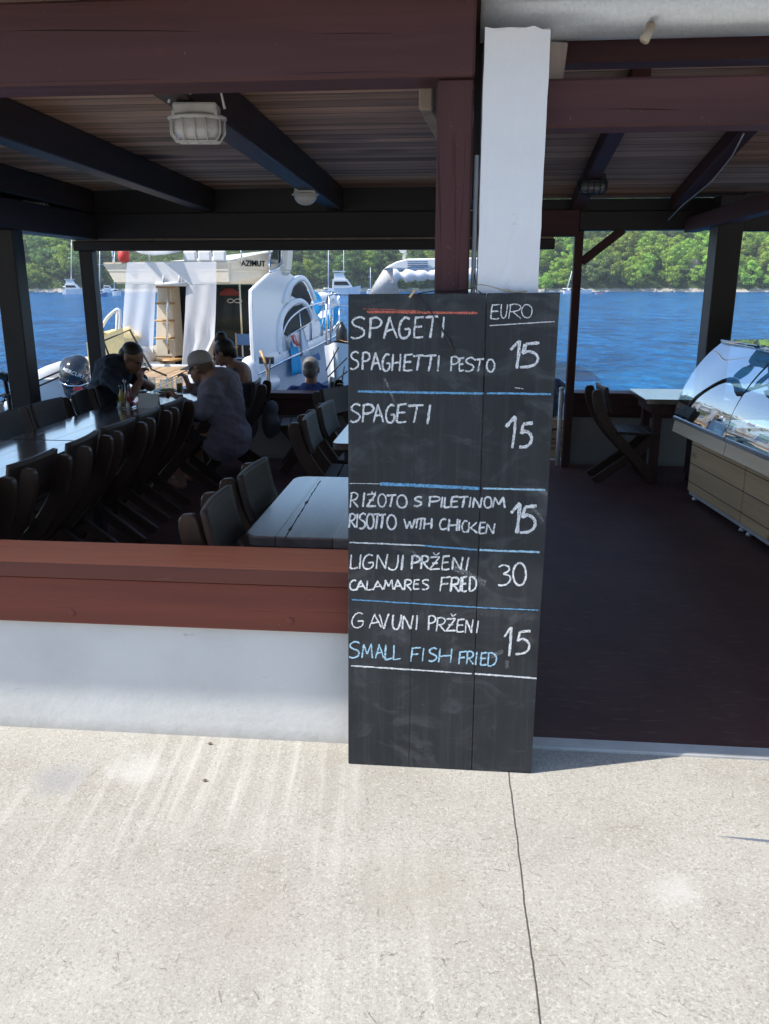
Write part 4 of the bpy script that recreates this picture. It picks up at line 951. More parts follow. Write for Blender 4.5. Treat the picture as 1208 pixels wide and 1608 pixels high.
plate(216, 616, .135, 'white plate of salad in front of the bending man')
plate(262, 617, .12, 'white plate between the bending man and the woman in the cap')
plate(296, 612, .12, 'white plate before the woman with the bun', False)
def tumbler(x, y, h, r, lab, drink=None):
    c = onz(x, y); T = Thing('drinking_glass', lab, 'glass', (c.x, c.y, ZT), group='glasses on the long table')
    mb = MB(); mb.lathe([(0, .004), (r*.85, .004), (r, h), (r*.93, h), (r*.8, .010), (0, .010)], (c.x, c.y, ZT), 18); T.part('tumbler', mb, 'glass')
    if drink: mb = MB(); mb.lathe([(0, .011), (r*.79, .011), (r*.88, h*.62), (0, h*.62)], (c.x, c.y, ZT), 16); T.part('drink', mb, drink)
tumbler(283, 618, .15, .032, 'tall glass of amber beer beside the raised hand', 'beer'); tumbler(268, 614, .13, .034, 'empty clear glass left of the amber beer'); tumbler(258, 616, .12, .034, 'clear glass in the middle of the group table')
tumbler(247, 619, .10, .036, 'short clear glass close to the white card'); tumbler(240, 612, .12, .033, 'clear glass near the bending man elbow')

# ================================================================== BULKHEAD LAMPS UNDER THE ROOF
def bulkhead(label, c, top, yaw, scl, body, cage=True, glass='frost', dome=False):
    T = Thing('bulkhead_lamp', label, 'lamp', c, yaw=R(yaw), group='bulkhead lamps under the roof')
    S = lambda mb: mb
    mb = MB(); k = scl
    X = lambda p: (c[0]+p[0]*k, c[1]+p[1]*k, c[2]+p[2]*k)
    mb.box(X((0, 0, .035)), (.19*k, .11*k, .05*k), bev=.012*k, seg=2)
    mb.lathe([(.0, .012), (.118, .012), (.128, .006), (.128, -.004), (.112, -.006), (0, -.006)], n=28, m=Matrix.Translation(c) @ Matrix.Diagonal((k, k*.64, k, 1)))
    for sx in (-1, 1): mb.box(X((sx*.09, -.05, .012)), (.016*k, .014*k, .03*k), bev=.003*k)
    T.part('housing', mb, body)
    mb = MB(); mb.lathe([(.105, -.006), (.104, -.05), (.092, -.075), (.06, -.086), (0, -.088)] if not dome else [(.11, -.006), (.10, -.04), (.075, -.07), (.04, -.088), (0, -.093)], n=28, m=Matrix.Translation(c) @ Matrix.Diagonal((k, k*.6, k, 1))); T.part('lens', mb, 'lens' if glass == 'frost' else glass)
    if cage:
        mb = MB()
        for yy in (-.035, 0, .035): L = .118 if yy == 0 else .104; mb.tube([X((-L, yy, -.004)), X((-L, yy, -.06)), X((-L*.82, yy, -.092)), X((L*.82, yy, -.092)), X((L, yy, -.06)), X((L, yy, -.004))], .0048*k, 7)
        for xx in (-.05, .0, .05): mb.tube([X((xx, -.072, -.004)), X((xx, -.070, -.06)), X((xx, -.05, -.09)), X((xx, .05, -.09)), X((xx, .070, -.06)), X((xx, .072, -.004))], .0048*k, 7)
        T.part('wire_cage', mb, body)
    mb = MB(); mb.span((c[0]-.04*k, c[1]-.035*k, c[2]+.0605*k), (c[0]+.04*k, c[1]+.035*k, top), .003); T.part('mounting_block', mb, 'dark_x')
    return T
M['lens'] = simple('ribbed_lens_glass', (.62, .62, .60), .12, spec=.6, n=.05)
M['lensd'] = simple('smoky_lens_glass', (.16, .17, .18), .1, spec=.7, n=.05)
l1 = pv(310, 187, .80)
L1 = bulkhead('large white caged oval lamp beside the middle rafter', (l1.x, l1.y, l1.z), ZL(l1.y)-.2, 6, .93, 'greyplastic')
mb = MB(); k = l1
mb.tube([(k.x-.10, k.y-.05, k.z+.05), (k.x-.09, k.y-.05, k.z+.09), (k.x-.02, k.y-.07, k.z+.075), (k.x+.05, k.y-.07, k.z+.115), (k.x+.11, k.y-.05, k.z+.09), (k.x+.12, k.y-.04, k.z+.03)], .0055, 8); L1.part('supply_cable', mb, 'greyplastic')
l2 = pv(52, 317, 4.2); bulkhead('white caged lamp at the left edge under the boards', (l2.x, 4.2, l2.z), ZL(4.2), 0, 1.02, 'greyplastic')
l3 = pv(480, 306, 3.6); bulkhead('plain white round lamp without cage at the far end of the middle rafter', (l3.x, 3.6, l3.z), ZL(3.6)-.2, 0, .80, 'greyplastic', cage=False, dome=True)
l4 = pv(931, 286, 4.2); bulkhead('black caged lamp under the right-hand roof', (l4.x, 4.2, l4.z), ZR(4.2)-.1, 5, .95, 'black', glass='lensd')
mb = MB(); a = pv(1160, 222, 3.2); 
mb.tube([pv(1168, 210, 2.95), pv(1150, 245, 3.4), pv(1118, 285, 4.0), pv(1072, 322, 4.7), pv(1050, 345, 4.9)], .005, 6); solo('hanging_cable', mb, 'greyplastic', 'thin grey cable running along the right-hand rafter', 'cable', tuple(pv(1118, 285, 4.0)))

# ================================================================== DISPLAY CASE
UW, VE, VN, VS = 2.10, 3.90, .9, 2.94
CY = FYAW+R(6.6); CO = FR.w((2.1, 3.9, 0))-Matrix.Rotation(CY, 3, 'Z') @ Vector((2.1, 3.9, 0)); CSF = Frame(CO, CY)
D_ = Thing('display_case', 'refrigerated display case with curved glass on a knotty pine base', 'display case', (2.5, 2.4, .004), CSF)
for a, b_ in ((VS+.006, VE), (VN, VS-.006)):
    mb = MB(); mb.span((UW, a, .075), (2.95, b_, .553), .006); D_.part('pine_base', mb, 'pine')
mb = MB(); mb.span((UW+.012, VN+.01, .045), (2.9, VE-.01, .0745), .003); D_.part('base_skid', mb, 'galv')
for v in (VE-.05, VS+.05, VS-.06, VN+.1): mb = MB(); mb.lathe([(.022, 0), (.022, .012), (.014, .02), (.014, .04)], (UW+.05, v, .0045), 12); D_.part('foot', mb, 'galv')
prof = [(1.935, .672), (1.945, .76), (1.975, .87), (2.02, .97), (2.085, 1.075), (2.165, 1.17), (2.255, 1.25)]
for a, b_ in ((VS+.004, VE), (VN, VS-.004)):
    mb = MB(); mb.loft([[(u+.004*math.sin(v*9+z*5), v, z) for u, z in smooth_path(prof, 4)] for v in [a+(b_-a)*k/14 for k in range(15)]]); D_.part('curved_glass', mb, 'caseglass')
    mb = MB(); mb.loft([[(1.955, v, .652), (1.94, v, .560)] for v in (a, b_)], smooth=False, thick=.01); D_.part('pale_band', mb, 'band')
    mb = MB(); mb.span((1.925, a, .654), (1.95, b_, .683), .004); D_.part('glass_channel', mb, 'greysteel')
mb = MB(); mb.loft([[(1.96, VN, .558), (1.96, VE, .558)], [(2.9, VN, .558), (2.9, VE, .558)]], smooth=False, thick=.02); D_.part('underside', mb, 'black')
mb = MB(); mb.span((1.99, VN, .60), (2.85, VE-.015, .64), .004); D_.part('display_deck', mb, 'mirror')
mb = MB(); mb.span((2.30, VN+.02, .93), (2.75, VE-.03, .938), .002); D_.part('glass_shelf', mb, 'glass')
mb = MB(); mb.span((2.24, VN, 1.252), (2.9, VE, 1.272), .004); D_.part('top_glass', mb, 'caseglass')
mb = MB(); mb.tube([(u, VS, z) for u, z in smooth_path(prof, 4)], .004, 6); mb.tube([(2.255, VN, 1.256), (2.255, VE, 1.256)], .006, 6); D_.part('glass_joint', mb, 'black')
mb = MB(); mb.prism([(1.935, VE, .672)]+[(u, VE, z) for u, z in prof]+[(2.9, VE, 1.25), (2.9, VE, .672)], (0, .006, 0)); D_.part('end_glass', mb, 'glass')
mb = MB(); mb.span((2.86, VN, .645), (2.9, VE-.01, 1.245), .004); D_.part('rear_doors', mb, 'black')
mb = MB()
for k in range(5): mb.span((2.12, 1.2+.5*k, .6405), (2.5, 1.58+.5*k, .70), .01)
D_.part('steel_tray', mb, 'steel')
# ================================================================== PEOPLE
def J(x, y, v): return pv(x, y, v)
def hand(parts, wrist, fwd, side, up, curl=.6, L=.082):
    """palm, four unequal bent fingers and a thumb leaving the side of the palm"""
    f, s_, n = Vector(fwd).normalized(), Vector(side).normalized(), Vector(up).normalized(); w = Vector(wrist)
    for k in (-1, 0, 1): parts.append(('c', w+s_*.012*k, w+f*L+s_*.024*k, .017, .015))
    for k, (off, ln) in enumerate(((-.033, .062), (-.011, .074), (.011, .078), (.032, .070))):
        b0 = w+f*(L+.002)+s_*off; d1 = f*math.cos(curl*.7)-n*math.sin(curl*.7); d2 = f*math.cos(curl*1.6)-n*math.sin(curl*1.6); d3 = f*math.cos(curl*2.4)-n*math.sin(curl*2.4)
        p1 = b0+d1*ln*.45; p2 = p1+d2*ln*.32; p3 = p2+d3*ln*.25
        parts += [('c', b0, p1, .0098, .009), ('c', p1, p2, .009, .0082), ('c', p2, p3, .0082, .007)]
    t0 = w+f*.028+s_*.028; t1 = t0+f*.030+s_*.026-n*.010; t2 = t1+f*.030-n*.006
    parts += [('c', t0, t1, .012, .0105), ('c', t1, t2, .0105, .008)]
def head(parts, c, fwd, up, s=1.0):
    """skull, jaw, nose, brow, lips, ears; c = middle of the head"""
    f, u = Vector(fwd).normalized(), Vector(up).normalized(); r = f.cross(u).normalized(); u = r.cross(f); c = Vector(c)
    q = Matrix((r, f, u)).transposed().to_euler(); P_ = lambda a, b, d: c+(r*a+f*b+u*d)*s
    parts += [('e', P_(0, -.012, .030), (.076*s, .096*s, .088*s), q), ('e', P_(0, .024, -.035), (.062*s, .066*s, .082*s), q), ('e', P_(0, .058, -.088), (.030*s, .026*s, .026*s), q),
              ('c', P_(0, .082, .012), P_(0, .108, -.028), .008*s, .014*s), ('c', P_(-.030, .076, .028), P_(.030, .076, .028), .011*s, .011*s),
              ('c', P_(-.020, .082, -.056), P_(.020, .082, -.056), .008*s, .008*s), ('c', P_(-.018, .080, -.068), P_(.018, .080, -.068), .008*s, .008*s)]
    for k in (-1, 1): parts += [('e', P_(k*.076, -.004, -.008), (.010*s, .020*s, .032*s), q)]
    return P_, q
def eyes(T, P_, body, s=1.):
    mb = MB()
    for k in (-1, 1): mb.sphere(P_(k*.031, .079, .008), .0105*s, 10, 8)
    T.part('eyes', mb, 'eyes', body)
def specs(T, P_, body, dark=True):
    mb = MB()
    for k in (-1, 1): mb.tube([P_(k*.034+.024*math.cos(a), .103, .008+.017*math.sin(a)) for a in [i*.63 for i in range(10)]], .0028, 6, closed=True); mb.tube([P_(k*.058, .101, .012), P_(k*.079, .03, .014), P_(k*.082, -.02, .004)], .0025, 6)
    mb.tube([P_(-.012, .105, .012), P_(.012, .105, .012)], .0025, 6); T.part('spectacles', mb, 'black', body)
V3 = Vector
# --- the bending man in navy, far side of the table, facing the others
v = 4.25
hc = J(207, 562, v); T = Thing('person', 'person in a navy shirt bending low over a plate with one hand at the mouth', 'person', (J(165, 650, v).x, v, 0.0))
fw = V3((.80, -.10, -.60)); upv = V3((.6, 0, .8)); body = []
P_, q = head(body, hc, fw, upv, 1.06)
sh = J(180, 583, v); hip = J(153, 668, v); shn = sh+V3((.03, -.17, -.03)); shf = sh+V3((.03, .17, -.02))
body += [('c', hc+V3((-.05, 0, -.05)), sh+V3((.0, 0, .01)), .055, .07), ('c', sh, hip, .14, .15), ('c', shn, shf, .075, .075)]
eln = J(205, 628, v-.24); eln.z = max(eln.z, .76); wrn = J(221, 598, v-.12); elf = J(236, 607, v+.2); elf.z = max(elf.z, .765); wrf = J(222, 604, v+.05); wrf.z += .04
body += [('c', shn, eln, .058, .044), ('c', eln, wrn, .042, .030), ('c', shf, elf, .058, .044), ('c', elf, wrf, .042, .030)]
hand(body, wrn, (.05, .35, .9), (0, -1, .3), (-.9, 0, .2), .8); hand(body, wrf, (-.2, -.3, .9), (0, 1, .2), (-.9, 0, .2), .9)
kn = hip+V3((.42, -.12, .02)); kf = hip+V3((.42, .14, .02))
body += [('c', hip+V3((0, -.1, -.02)), kn, .095, .065), ('c', hip+V3((0, .1, -.02)), kf, .095, .065), ('c', kn, V3((kn.x-.03, kn.y, .09)), .06, .042), ('c', kf, V3((kf.x-.03, kf.y, .09)), .06, .042),
         ('c', V3((kn.x-.05, kn.y, .045)), V3((kn.x+.15, kn.y, .04)), .042, .035), ('c', V3((kf.x-.05, kf.y, .045)), V3((kf.x+.15, kf.y, .04)), .042, .035)]
B_ = T.part('body', blob(body, .007, 3), 'skin'); eyes(T, P_, B_, 1.06)
T.part('shirt', blob([('c', sh+V3((-.01, 0, 0)), hip, .158, .17), ('c', shn, shf, .092, .092), ('c', shn, shn+(eln-shn)*.62, .08, .07), ('c', shf, shf+(elf-shf)*.62, .08, .07), ('c', sh, sh+(hc-sh)*.25, .10, .075)], .010, 4, .016), 'navy')
T.part('hair', blob([('e', P_(0, -.022, .048), (.084, .098, .082), q), ('e', P_(0, -.06, .0), (.075, .06, .07), q)], .007, 3), 'hair_d')
T.part('trousers', blob([('c', hip+V3((0, -.1, -.03)), kn, .112, .08), ('c', hip+V3((0, .1, -.03)), kf, .112, .08), ('c', hip+V3((0, -.1, -.03)), hip+V3((0, .1, -.03)), .12, .12)], .012, 4), 'jeans')
specs(T, P_, B_)
# --- the woman in the pale cap, near side, facing left
v = 3.95
hc = J(314, 578, v); T = Thing('person', 'person in a pale cap and lilac top eating with a fork, back to the aisle', 'person', (J(355, 680, v).x, v, 0.0))
fw = V3((-.95, .12, -.16)); upv = V3((-.1, 0, 1)); body = []
P_, q = head(body, hc, fw, upv, 1.0)
sh = J(346, 606, v); hip = J(352, 678, v); shn = sh+V3((-.02, -.185, -.015)); shf = sh+V3((-.02, .185, 0))
body += [('c', hc+V3((.03, 0, -.06)), sh, .052, .06), ('c', sh, hip, .16, .18), ('c', shn, shf, .08, .08)]
eln = J(318, 648, v-.27); wrn = J(282, 632, v-.25); elf = J(316, 618, v+.2); elf.z = max(elf.z, .8); wrf = J(297, 606, v+.12)
wrn.z = max(wrn.z, .775)
body += [('c', shn, eln, .062, .05), ('c', eln, wrn, .047, .031), ('c', shf, elf, .060, .048), ('c', elf, wrf, .045, .030)]
hand(body, wrn, (-.75, .2, .65), (0, -.6, .4), (-.6, 0, -.6), -1.0); hand(body, wrf, (-.35, .1, .9), (0, 1, 0), (.9, 0, .2), .95)
kn = hip+V3((-.42, -.13, .0)); kf = hip+V3((-.42, .13, .0))
for k in (kn, kf): k.z = .52
body += [('c', hip+V3((0, -.11, -.02)), kn, .11, .07), ('c', hip+V3((0, .11, -.02)), kf, .11, .07), ('c', kn, V3((kn.x+.06, kn.y, .09)), .062, .042), ('c', kf, V3((kf.x+.06, kf.y, .09)), .062, .042),
         ('c', V3((kn.x+.07, kn.y, .045)), V3((kn.x-.13, kn.y, .04)), .04, .033), ('c', V3((kf.x+.07, kf.y, .045)), V3((kf.x-.13, kf.y, .04)), .04, .033)]
B_ = T.part('body', blob(body, .007, 3), 'skin'); eyes(T, P_, B_)
T.part('top', blob([('e', J(347, 640, v), (.175, .24, .30), (0, R(-12), 0)), ('c', sh+V3((.01, 0, -.02)), hip+V3((0, 0, -.02)), .175, .205), ('c', hip+V3((.02, -.06, -.05)), hip+V3((.02, .06, -.05)), .20, .20), ('c', shn, shf, .10, .10), ('c', shn, eln, .088, .068), ('c', eln, eln+(wrn-eln)*.8, .068, .048), ('c', shf, elf, .085, .066), ('c', elf, elf+(wrf-elf)*.35, .064, .056), ('c', sh, sh+(hc-sh)*.3, .09, .066)], .010, 4, .016), 'mauve')
T.part('hair', blob([('e', P_(0, -.03, .02), (.083, .088, .088), q), ('c', P_(0, -.08, .0), P_(0, -.12, -.13), .055, .045), ('c', P_(0, -.12, -.13), P_(0, -.135, -.24), .045, .02)], .008, 3), 'hair_b')
mb = MB(); mm = Matrix.Translation(P_(0, -.012, .04)) @ q.to_matrix().to_4x4()
mb.lathe([(.092, -.005), (.093, .02), (.088, .055), (.068, .088), (.035, .104), (0, .109)], n=24, m=mm @ Matrix.Diagonal((.95, 1.12, 1, 1)))
br = []
for r0 in (0, .35, .7, 1.0): br.append([P_(.088*math.sin(a)*(1-.12*r0), .085*math.cos(a)*1.1+r0*.085*max(.15, math.cos(a)), .036-.022*r0-.012*(abs(math.sin(a))**2)) for a in [R(-70+10*k) for k in range(15)]])
mb.loft(br, thick=.003); T.part('cap', mb, 'capw', None); specs(T, P_, B_)
T.part('trousers', blob([('c', hip+V3((0, -.11, -.03)), kn, .108, .08), ('c', hip+V3((0, .11, -.03)), kf, .108, .08), ('c', hip+V3((.02, -.09, -.06)), hip+V3((.02, .09, -.06)), .12, .12)], .012, 4), 'jeans')
mb = MB(); mb.tube([wrn+V3((.02, 0, -.003))+V3((.0, .034*math.cos(a), .034*math.sin(a))) for a in [k*.524 for k in range(12)]], .006, 6, closed=True); T.part('wristwatch', mb, 'black', B_)
h = wrf+V3((-.045, .02, .10)); mb = MB(); mb.tube([h+V3((.03, .0, .03)), h+V3((-.10, .01, -.03)), h+V3((-.13, .012, -.045))], .0035, 6)
for k in (-1, 0, 1): mb.tube([h+V3((-.13, .012+k*.007, -.045)), h+V3((-.165, .012+k*.008, -.06))], .0016, 5)
solo('fork', mb, 'steel', 'fork held by the woman in the pale cap', 'fork', tuple(h))
# --- the woman with the bun
v = 4.62
hc = J(351, 553, v); T = Thing('person', 'person with a high dark hair bun and bare shoulders sitting at the far table end', 'person', (J(372, 670, v).x, v, 0.0))
fw = V3((-.93, .10, -.35)); upv = V3((-.2, 0, 1)); body = []
P_, q = head(body, hc, fw, upv, 1.0)
sh = J(374, 588, v); hip = J(378, 668, v); shn = sh+V3((-.02, -.165, -.02)); shf = sh+V3((-.02, .165, 0))
body += [('c', hc+V3((.03, 0, -.05)), sh, .047, .055), ('c', sh, hip, .125, .145), ('c', shn, shf, .068, .068)]
eln = J(362, 630, v-.2); wrn = J(335, 628, v-.16); wrn.z = max(wrn.z, .77); elf = J(350, 625, v+.2); wrf = J(325, 622, v+.12); wrf.z = max(wrf.z, .77)
body += [('c', shn, eln, .052, .042), ('c', eln, wrn, .040, .027), ('c', shf, elf, .052, .042), ('c', elf, wrf, .040, .027)]
hand(body, wrn, (-.9, .2, -.05), (0, 1, 0), (0, 0, 1), .4); hand(body, wrf, (-.9, -.2, -.05), (0, -1, 0), (0, 0, 1), .4)
kn = hip+V3((-.42, -.12, .0)); kf = hip+V3((-.42, .12, .0))
for k in (kn, kf): k.z = .52
body += [('c', hip+V3((0, -.1, -.02)), kn, .095, .062), ('c', hip+V3((0, .1, -.02)), kf, .095, .062), ('c', kn, V3((kn.x+.05, kn.y, .09)), .055, .04), ('c', kf, V3((kf.x+.05, kf.y, .09)), .055, .04),
         ('c', V3((kn.x+.06, kn.y, .045)), V3((kn.x-.13, kn.y, .04)), .038, .032), ('c', V3((kf.x+.06, kf.y, .045)), V3((kf.x-.13, kf.y, .04)), .038, .032)]
B_ = T.part('body', blob(body, .007, 3), 'skin'); eyes(T, P_, B_)
T.part('strap_top', blob([('c', sh+V3((.0, 0, -.13)), hip, .142, .165), ('c', sh+V3((.0, -.10, .045)), sh+V3((.02, -.08, -.14)), .03, .07), ('c', sh+V3((.0, .10, .045)), sh+V3((.02, .08, -.14)), .03, .07)], .010, 4), 'greytop')
T.part('hair', blob([('e', P_(0, -.025, .030), (.087, .098, .09), q), ('e', P_(0, -.035, .135), (.052, .052, .046), q), ('c', P_(0, -.075, -.02), P_(0, -.085, -.06), .05, .03)], .007, 2), 'hair_d')
T.part('skirt', blob([('c', hip+V3((0, -.1, -.03)), kn, .112, .08), ('c', hip+V3((0, .1, -.03)), kf, .112, .08), ('c', hip+V3((0, -.1, -.03)), hip+V3((0, .1, -.03)), .13, .13)], .012, 4), 'jeans')
# --- the man outside on the quay edge, back to us
v = 5.52
hc = J(489, 580, v); T = Thing('person', 'person with short grey hair in a royal blue shirt sitting outside beyond the wall', 'person', (hc.x, v, 0.0))
fw = V3((.05, 1, -.02)); upv = V3((0, 0, 1)); body = []
P_, q = head(body, hc, fw, upv, 1.05); sh = hc+V3((0, -.02, -.22)); hip = V3((hc.x, v, .13)); shn = sh+V3((-.18, 0, -.03)); shf = sh+V3((.18, 0, -.03))
body += [('c', hc+V3((0, -.02, -.05)), sh, .058, .065), ('c', sh+V3((0, 0, -.08)), hip, .15, .16), ('c', shn, shf, .075, .075)]
for s_, S_ in ((-1, shn), (1, shf)):
    e = S_+V3((s_*.07, .10, -.27)); w = e+V3((-s_*.05, .25, -.02)); k = hip+V3((s_*.13, .40, .01)); ft = k+V3((0, .04, -.42))
    body += [('c', S_, e, .056, .045), ('c', e, w, .042, .03), ('c', hip+V3((s_*.09, .0, 0)), k, .095, .065), ('c', k, ft, .06, .042), ('c', ft, ft+V3((0, .16, -.03)), .04, .034)]
    hand(body, w, (0, .9, -.3), (-s_, 0, 0), (0, .3, .9), .5)
B_ = T.part('body', blob(body, .007, 3), 'skin'); eyes(T, P_, B_, 1.05)
T.part('shirt', blob([('c', sh+V3((0, 0, -.07)), hip, .172, .18), ('c', shn, shf, .094, .094), ('c', shn, shn+V3((-.045, .06, -.17)), .084, .074), ('c', shf, shf+V3((.045, .06, -.17)), .084, .074), ('c', sh, sh+V3((0, 0, .05)), .1, .07)], .010, 4, .016), 'royal')
T.part('hair', blob([('e', P_(0, -.022, .040), (.084, .098, .088), q), ('e', P_(0, -.055, -.015), (.078, .065, .07), q)], .007, 3), 'hair_g')
T.part('shorts', blob([('c', hip+V3((-.09, 0, 0)), hip+V3((-.13, .36, .01)), .112, .085), ('c', hip+V3((.09, 0, 0)), hip+V3((.13, .36, .01)), .112, .085), ('c', hip+V3((-.08, 0, .0)), hip+V3((.08, 0, .0)), .125, .125)], .012, 4), 'jeans'); specs(T, P_, B_)
# --- the person almost hidden by the menu board, sitting on a crate at the quay
v = 5.62
top = J(868, 566, v); T = Thing('person', 'person in dark top and olive shorts mostly hidden by the menu board', 'person', (top.x-.1, v, 0.0))
hc = V3((top.x-.10, v, top.z-.03)); body = []; fw = V3((-.5, .85, 0))
P_, q = head(body, hc, fw, (0, 0, 1), 1.0); sh = hc+V3((0, 0, -.21)); hip = V3((hc.x+.03, v, .52))
rgt = V3((.85, .5, 0)); f_ = V3((-.5, .85, 0)); shn = sh-rgt*.18+V3((0, 0, -.03)); shf = sh+rgt*.18+V3((0, 0, -.03))
body += [('c', hc+V3((0, 0, -.05)), sh, .055, .062), ('c', sh+V3((0, 0, -.08)), hip, .14, .155), ('c', shn, shf, .07, .07)]
for s_, S_ in ((-1, shn), (1, shf)):
    e = S_+rgt*s_*.05+V3((0, 0, -.28)); w = e+f_*.24+V3((0, 0, -.03)); k = hip+rgt*s_*.12+f_*.42; ft = V3((k.x, k.y, .08))
    body += [('c', S_, e, .054, .043), ('c', e, w, .04, .029), ('c', hip+rgt*s_*.09, k, .095, .065), ('c', k, ft, .06, .042), ('c', V3((ft.x, ft.y, .04)), V3((ft.x, ft.y, .04))+f_*.15, .04, .033)]
    hand(body, w, f_*.9+V3((0, 0, -.3)), -rgt*s_, f_*.3+V3((0, 0, .9)), .5)
B_ = T.part('body', blob(body, .007, 3), 'skin'); eyes(T, P_, B_)
T.part('top', blob([('c', sh+V3((0, 0, -.07)), hip, .16, .172), ('c', shn, shf, .09, .09), ('c', shn, shn+V3((0, 0, -.2))-rgt*.04, .08, .066), ('c', shf, shf+V3((0, 0, -.2))+rgt*.04, .08, .066)], .010, 4, .016), 'navy')
T.part('shorts', blob([('c', hip-rgt*.09, hip-rgt*.12+f_*.40, .12, .088), ('c', hip+rgt*.09, hip+rgt*.12+f_*.40, .12, .088), ('c', hip-rgt*.08, hip+rgt*.08, .14, .14)], .012, 4), 'olive')
T.part('hair', blob([('e', P_(0, -.022, .04), (.085, .098, .09), q)], .007, 3), 'hair_d')
mb = MB()
for k in range(4): mb.span((hip.x-.2, hip.y-.18, .012+.095*k), (hip.x+.2, hip.y-.165, .09+.095*k), .003); mb.span((hip.x-.2, hip.y+.165, .012+.095*k), (hip.x+.2, hip.y+.18, .09+.095*k), .003); mb.span((hip.x-.2, hip.y-.1645, .012+.095*k), (hip.x-.185, hip.y+.1645, .09+.095*k), .003); mb.span((hip.x+.185, hip.y-.1645, .012+.095*k), (hip.x+.2, hip.y+.1645, .09+.095*k), .003)
for sx in (-1, 1):
    for sy in (-1, 1): mb.span((hip.x+sx*.165-.015, hip.y+sy*.145-.015, .0), (hip.x+sx*.165+.015, hip.y+sy*.145+.015, .375), .002)
mb.span((hip.x-.2, hip.y-.18, .376), (hip.x+.2, hip.y+.18, .39), .004)
solo('wooden_crate', mb, 'pine', 'slatted crate under the seated person behind the menu board', 'crate', (hip.x, hip.y, 0))
# bag hanging from the empty chair
c = J(424, 652, 4.72); mb = MB()
me = blob([('e', (c.x, c.y, c.z-.06), (.075, .14, .16)), ('e', (c.x+.02, c.y, c.z+.06), (.06, .11, .08)), ('e', (c.x+.05, c.y, c.z-.1), (.05, .10, .09))], .012, 4)
T = Thing('backpack', 'dark backpack hanging on the back of the empty chair by the back wall', 'backpack', (c.x, c.y, c.z)); T.part('bag', me, 'greytop')
mb = MB(); mb.tube([(c.x-.03, c.y-.07, c.z+.0), (c.x-.05, c.y-.06, c.z+.15), (c.x-.08, c.y-.05, c.z+.16)], .008, 6); mb.tube([(c.x-.03, c.y+.07, c.z+.0), (c.x-.05, c.y+.06, c.z+.15), (c.x-.08, c.y+.05, c.z+.16)], .008, 6); T.part('strap', mb, 'greytop')
# ================================================================== THE BIG YACHT MOORED STERN TO THE QUAY
yb = lambda x, y, b: YT.hit(x, y, 1, b)
ya = lambda x, y, a: YT.hit(x, y, 0, a)
Y = Thing('motor_yacht', 'large cream and white flybridge yacht moored with its stern to the quay', 'yacht', (-.2, 5, 0), YT)
AC = -.2
secs = []
for b_, w, dz in ((0.0, 1.76, 1.0), (.6, 1.79, 1.06), (2, 1.82, 1.18), (4, 1.84, 1.30), (6.5, 1.72, 1.42), (9, 1.30, 1.55), (11, .72, 1.66), (12.3, .05, 1.74)):
    r = []
    for f, z in ((1.0, dz), (1.03, dz-.14), (.985, dz-.2), (.96, .35), (.90, -.25), (.72, -1.0), (.25, -1.5)): r.append((AC+w*f, b_, z))
    secs.append(r+[(2*AC-x, b2, z) for x, b2, z in r[::-1]])
mb = MB(); mb.loft(secs, cap=True, smooth=True); HU = Y.part('hull', mb, 'gel')
mb = MB()
for s_ in (-1, 1): mb.tube([(AC+s_*w*1.035, b_, dz-.17) for b_, w, dz in ((.05, 1.76, 1.0), (2, 1.82, 1.18), (4, 1.84, 1.30), (6.5, 1.72, 1.42), (9, 1.30, 1.55), (11, .72, 1.66))], .035, 7)
Y.part('rubbing_strake', mb, 'steel', HU)
mb = MB(); mb.loft([[(AC-w*.97, b_, z), (AC, b_, z+.08), (AC+w*.97, b_, z)] for b_, w, z in ((3.0, 1.82, 1.24), (5, 1.8, 1.34), (7, 1.66, 1.44), (9, 1.28, 1.56), (11, .7, 1.67), (12.2, .06, 1.75))]); Y.part('foredeck', mb, 'gel')
mb = MB(); mb.span((-1.55, -.55, .42), (1.2, .02, .52), .04); mb.span((-1.45, -.50, .521), (1.1, -.05, .535), .004); Y.part('swim_platform', mb, 'teak')
# rounded quarter block at the starboard stern, with cleat box and hose
mb = MB(); me = blob([('c', (1.42, .15, .55), (1.42, .15, .98), .26, .22), ('c', (1.42, .15, .98), (1.46, 1.6, 1.12), .22, .16), ('c', (1.42, .2, .5), (1.45, 1.4, .5), .26, .2)], .03, 6); Y.part('stern_quarter', me, 'gel')
me = blob([('c', (-1.82, .15, .55), (-1.82, .15, .98), .22, .2), ('c', (-1.82, .15, .98), (-1.84, 1.6, 1.1), .2, .16)], .03, 6); Y.part('stern_quarter', me, 'gel')
p = yb(421, 565, -.03); mb = MB(); mb.box((p.x, -.13, p.z), (.34, .05, .16), bev=.02); Y.part('fairlead_box', mb, 'black')
mb = MB(); mb.tube([yb(409, 551, -.1), yb(416, 566, -.18), yb(421, 590, -.15), yb(425, 610, -.12)], .03, 7); Y.part('stern_hose', mb, 'honey')
mb = MB(); mb.tube([(p.x-.05, -.16, p.z), (p.x+.08, -.25, p.z-.25), (p.x+.16, -.9, -.25)], .03, 6); mb.tube([(p.x+.1, -.16, p.z+.02), (p.x+.4, -1.5, -.1), (p.x+.75, -4, -.1)], .02, 6); Y.part('stern_line', mb, 'darkrope')
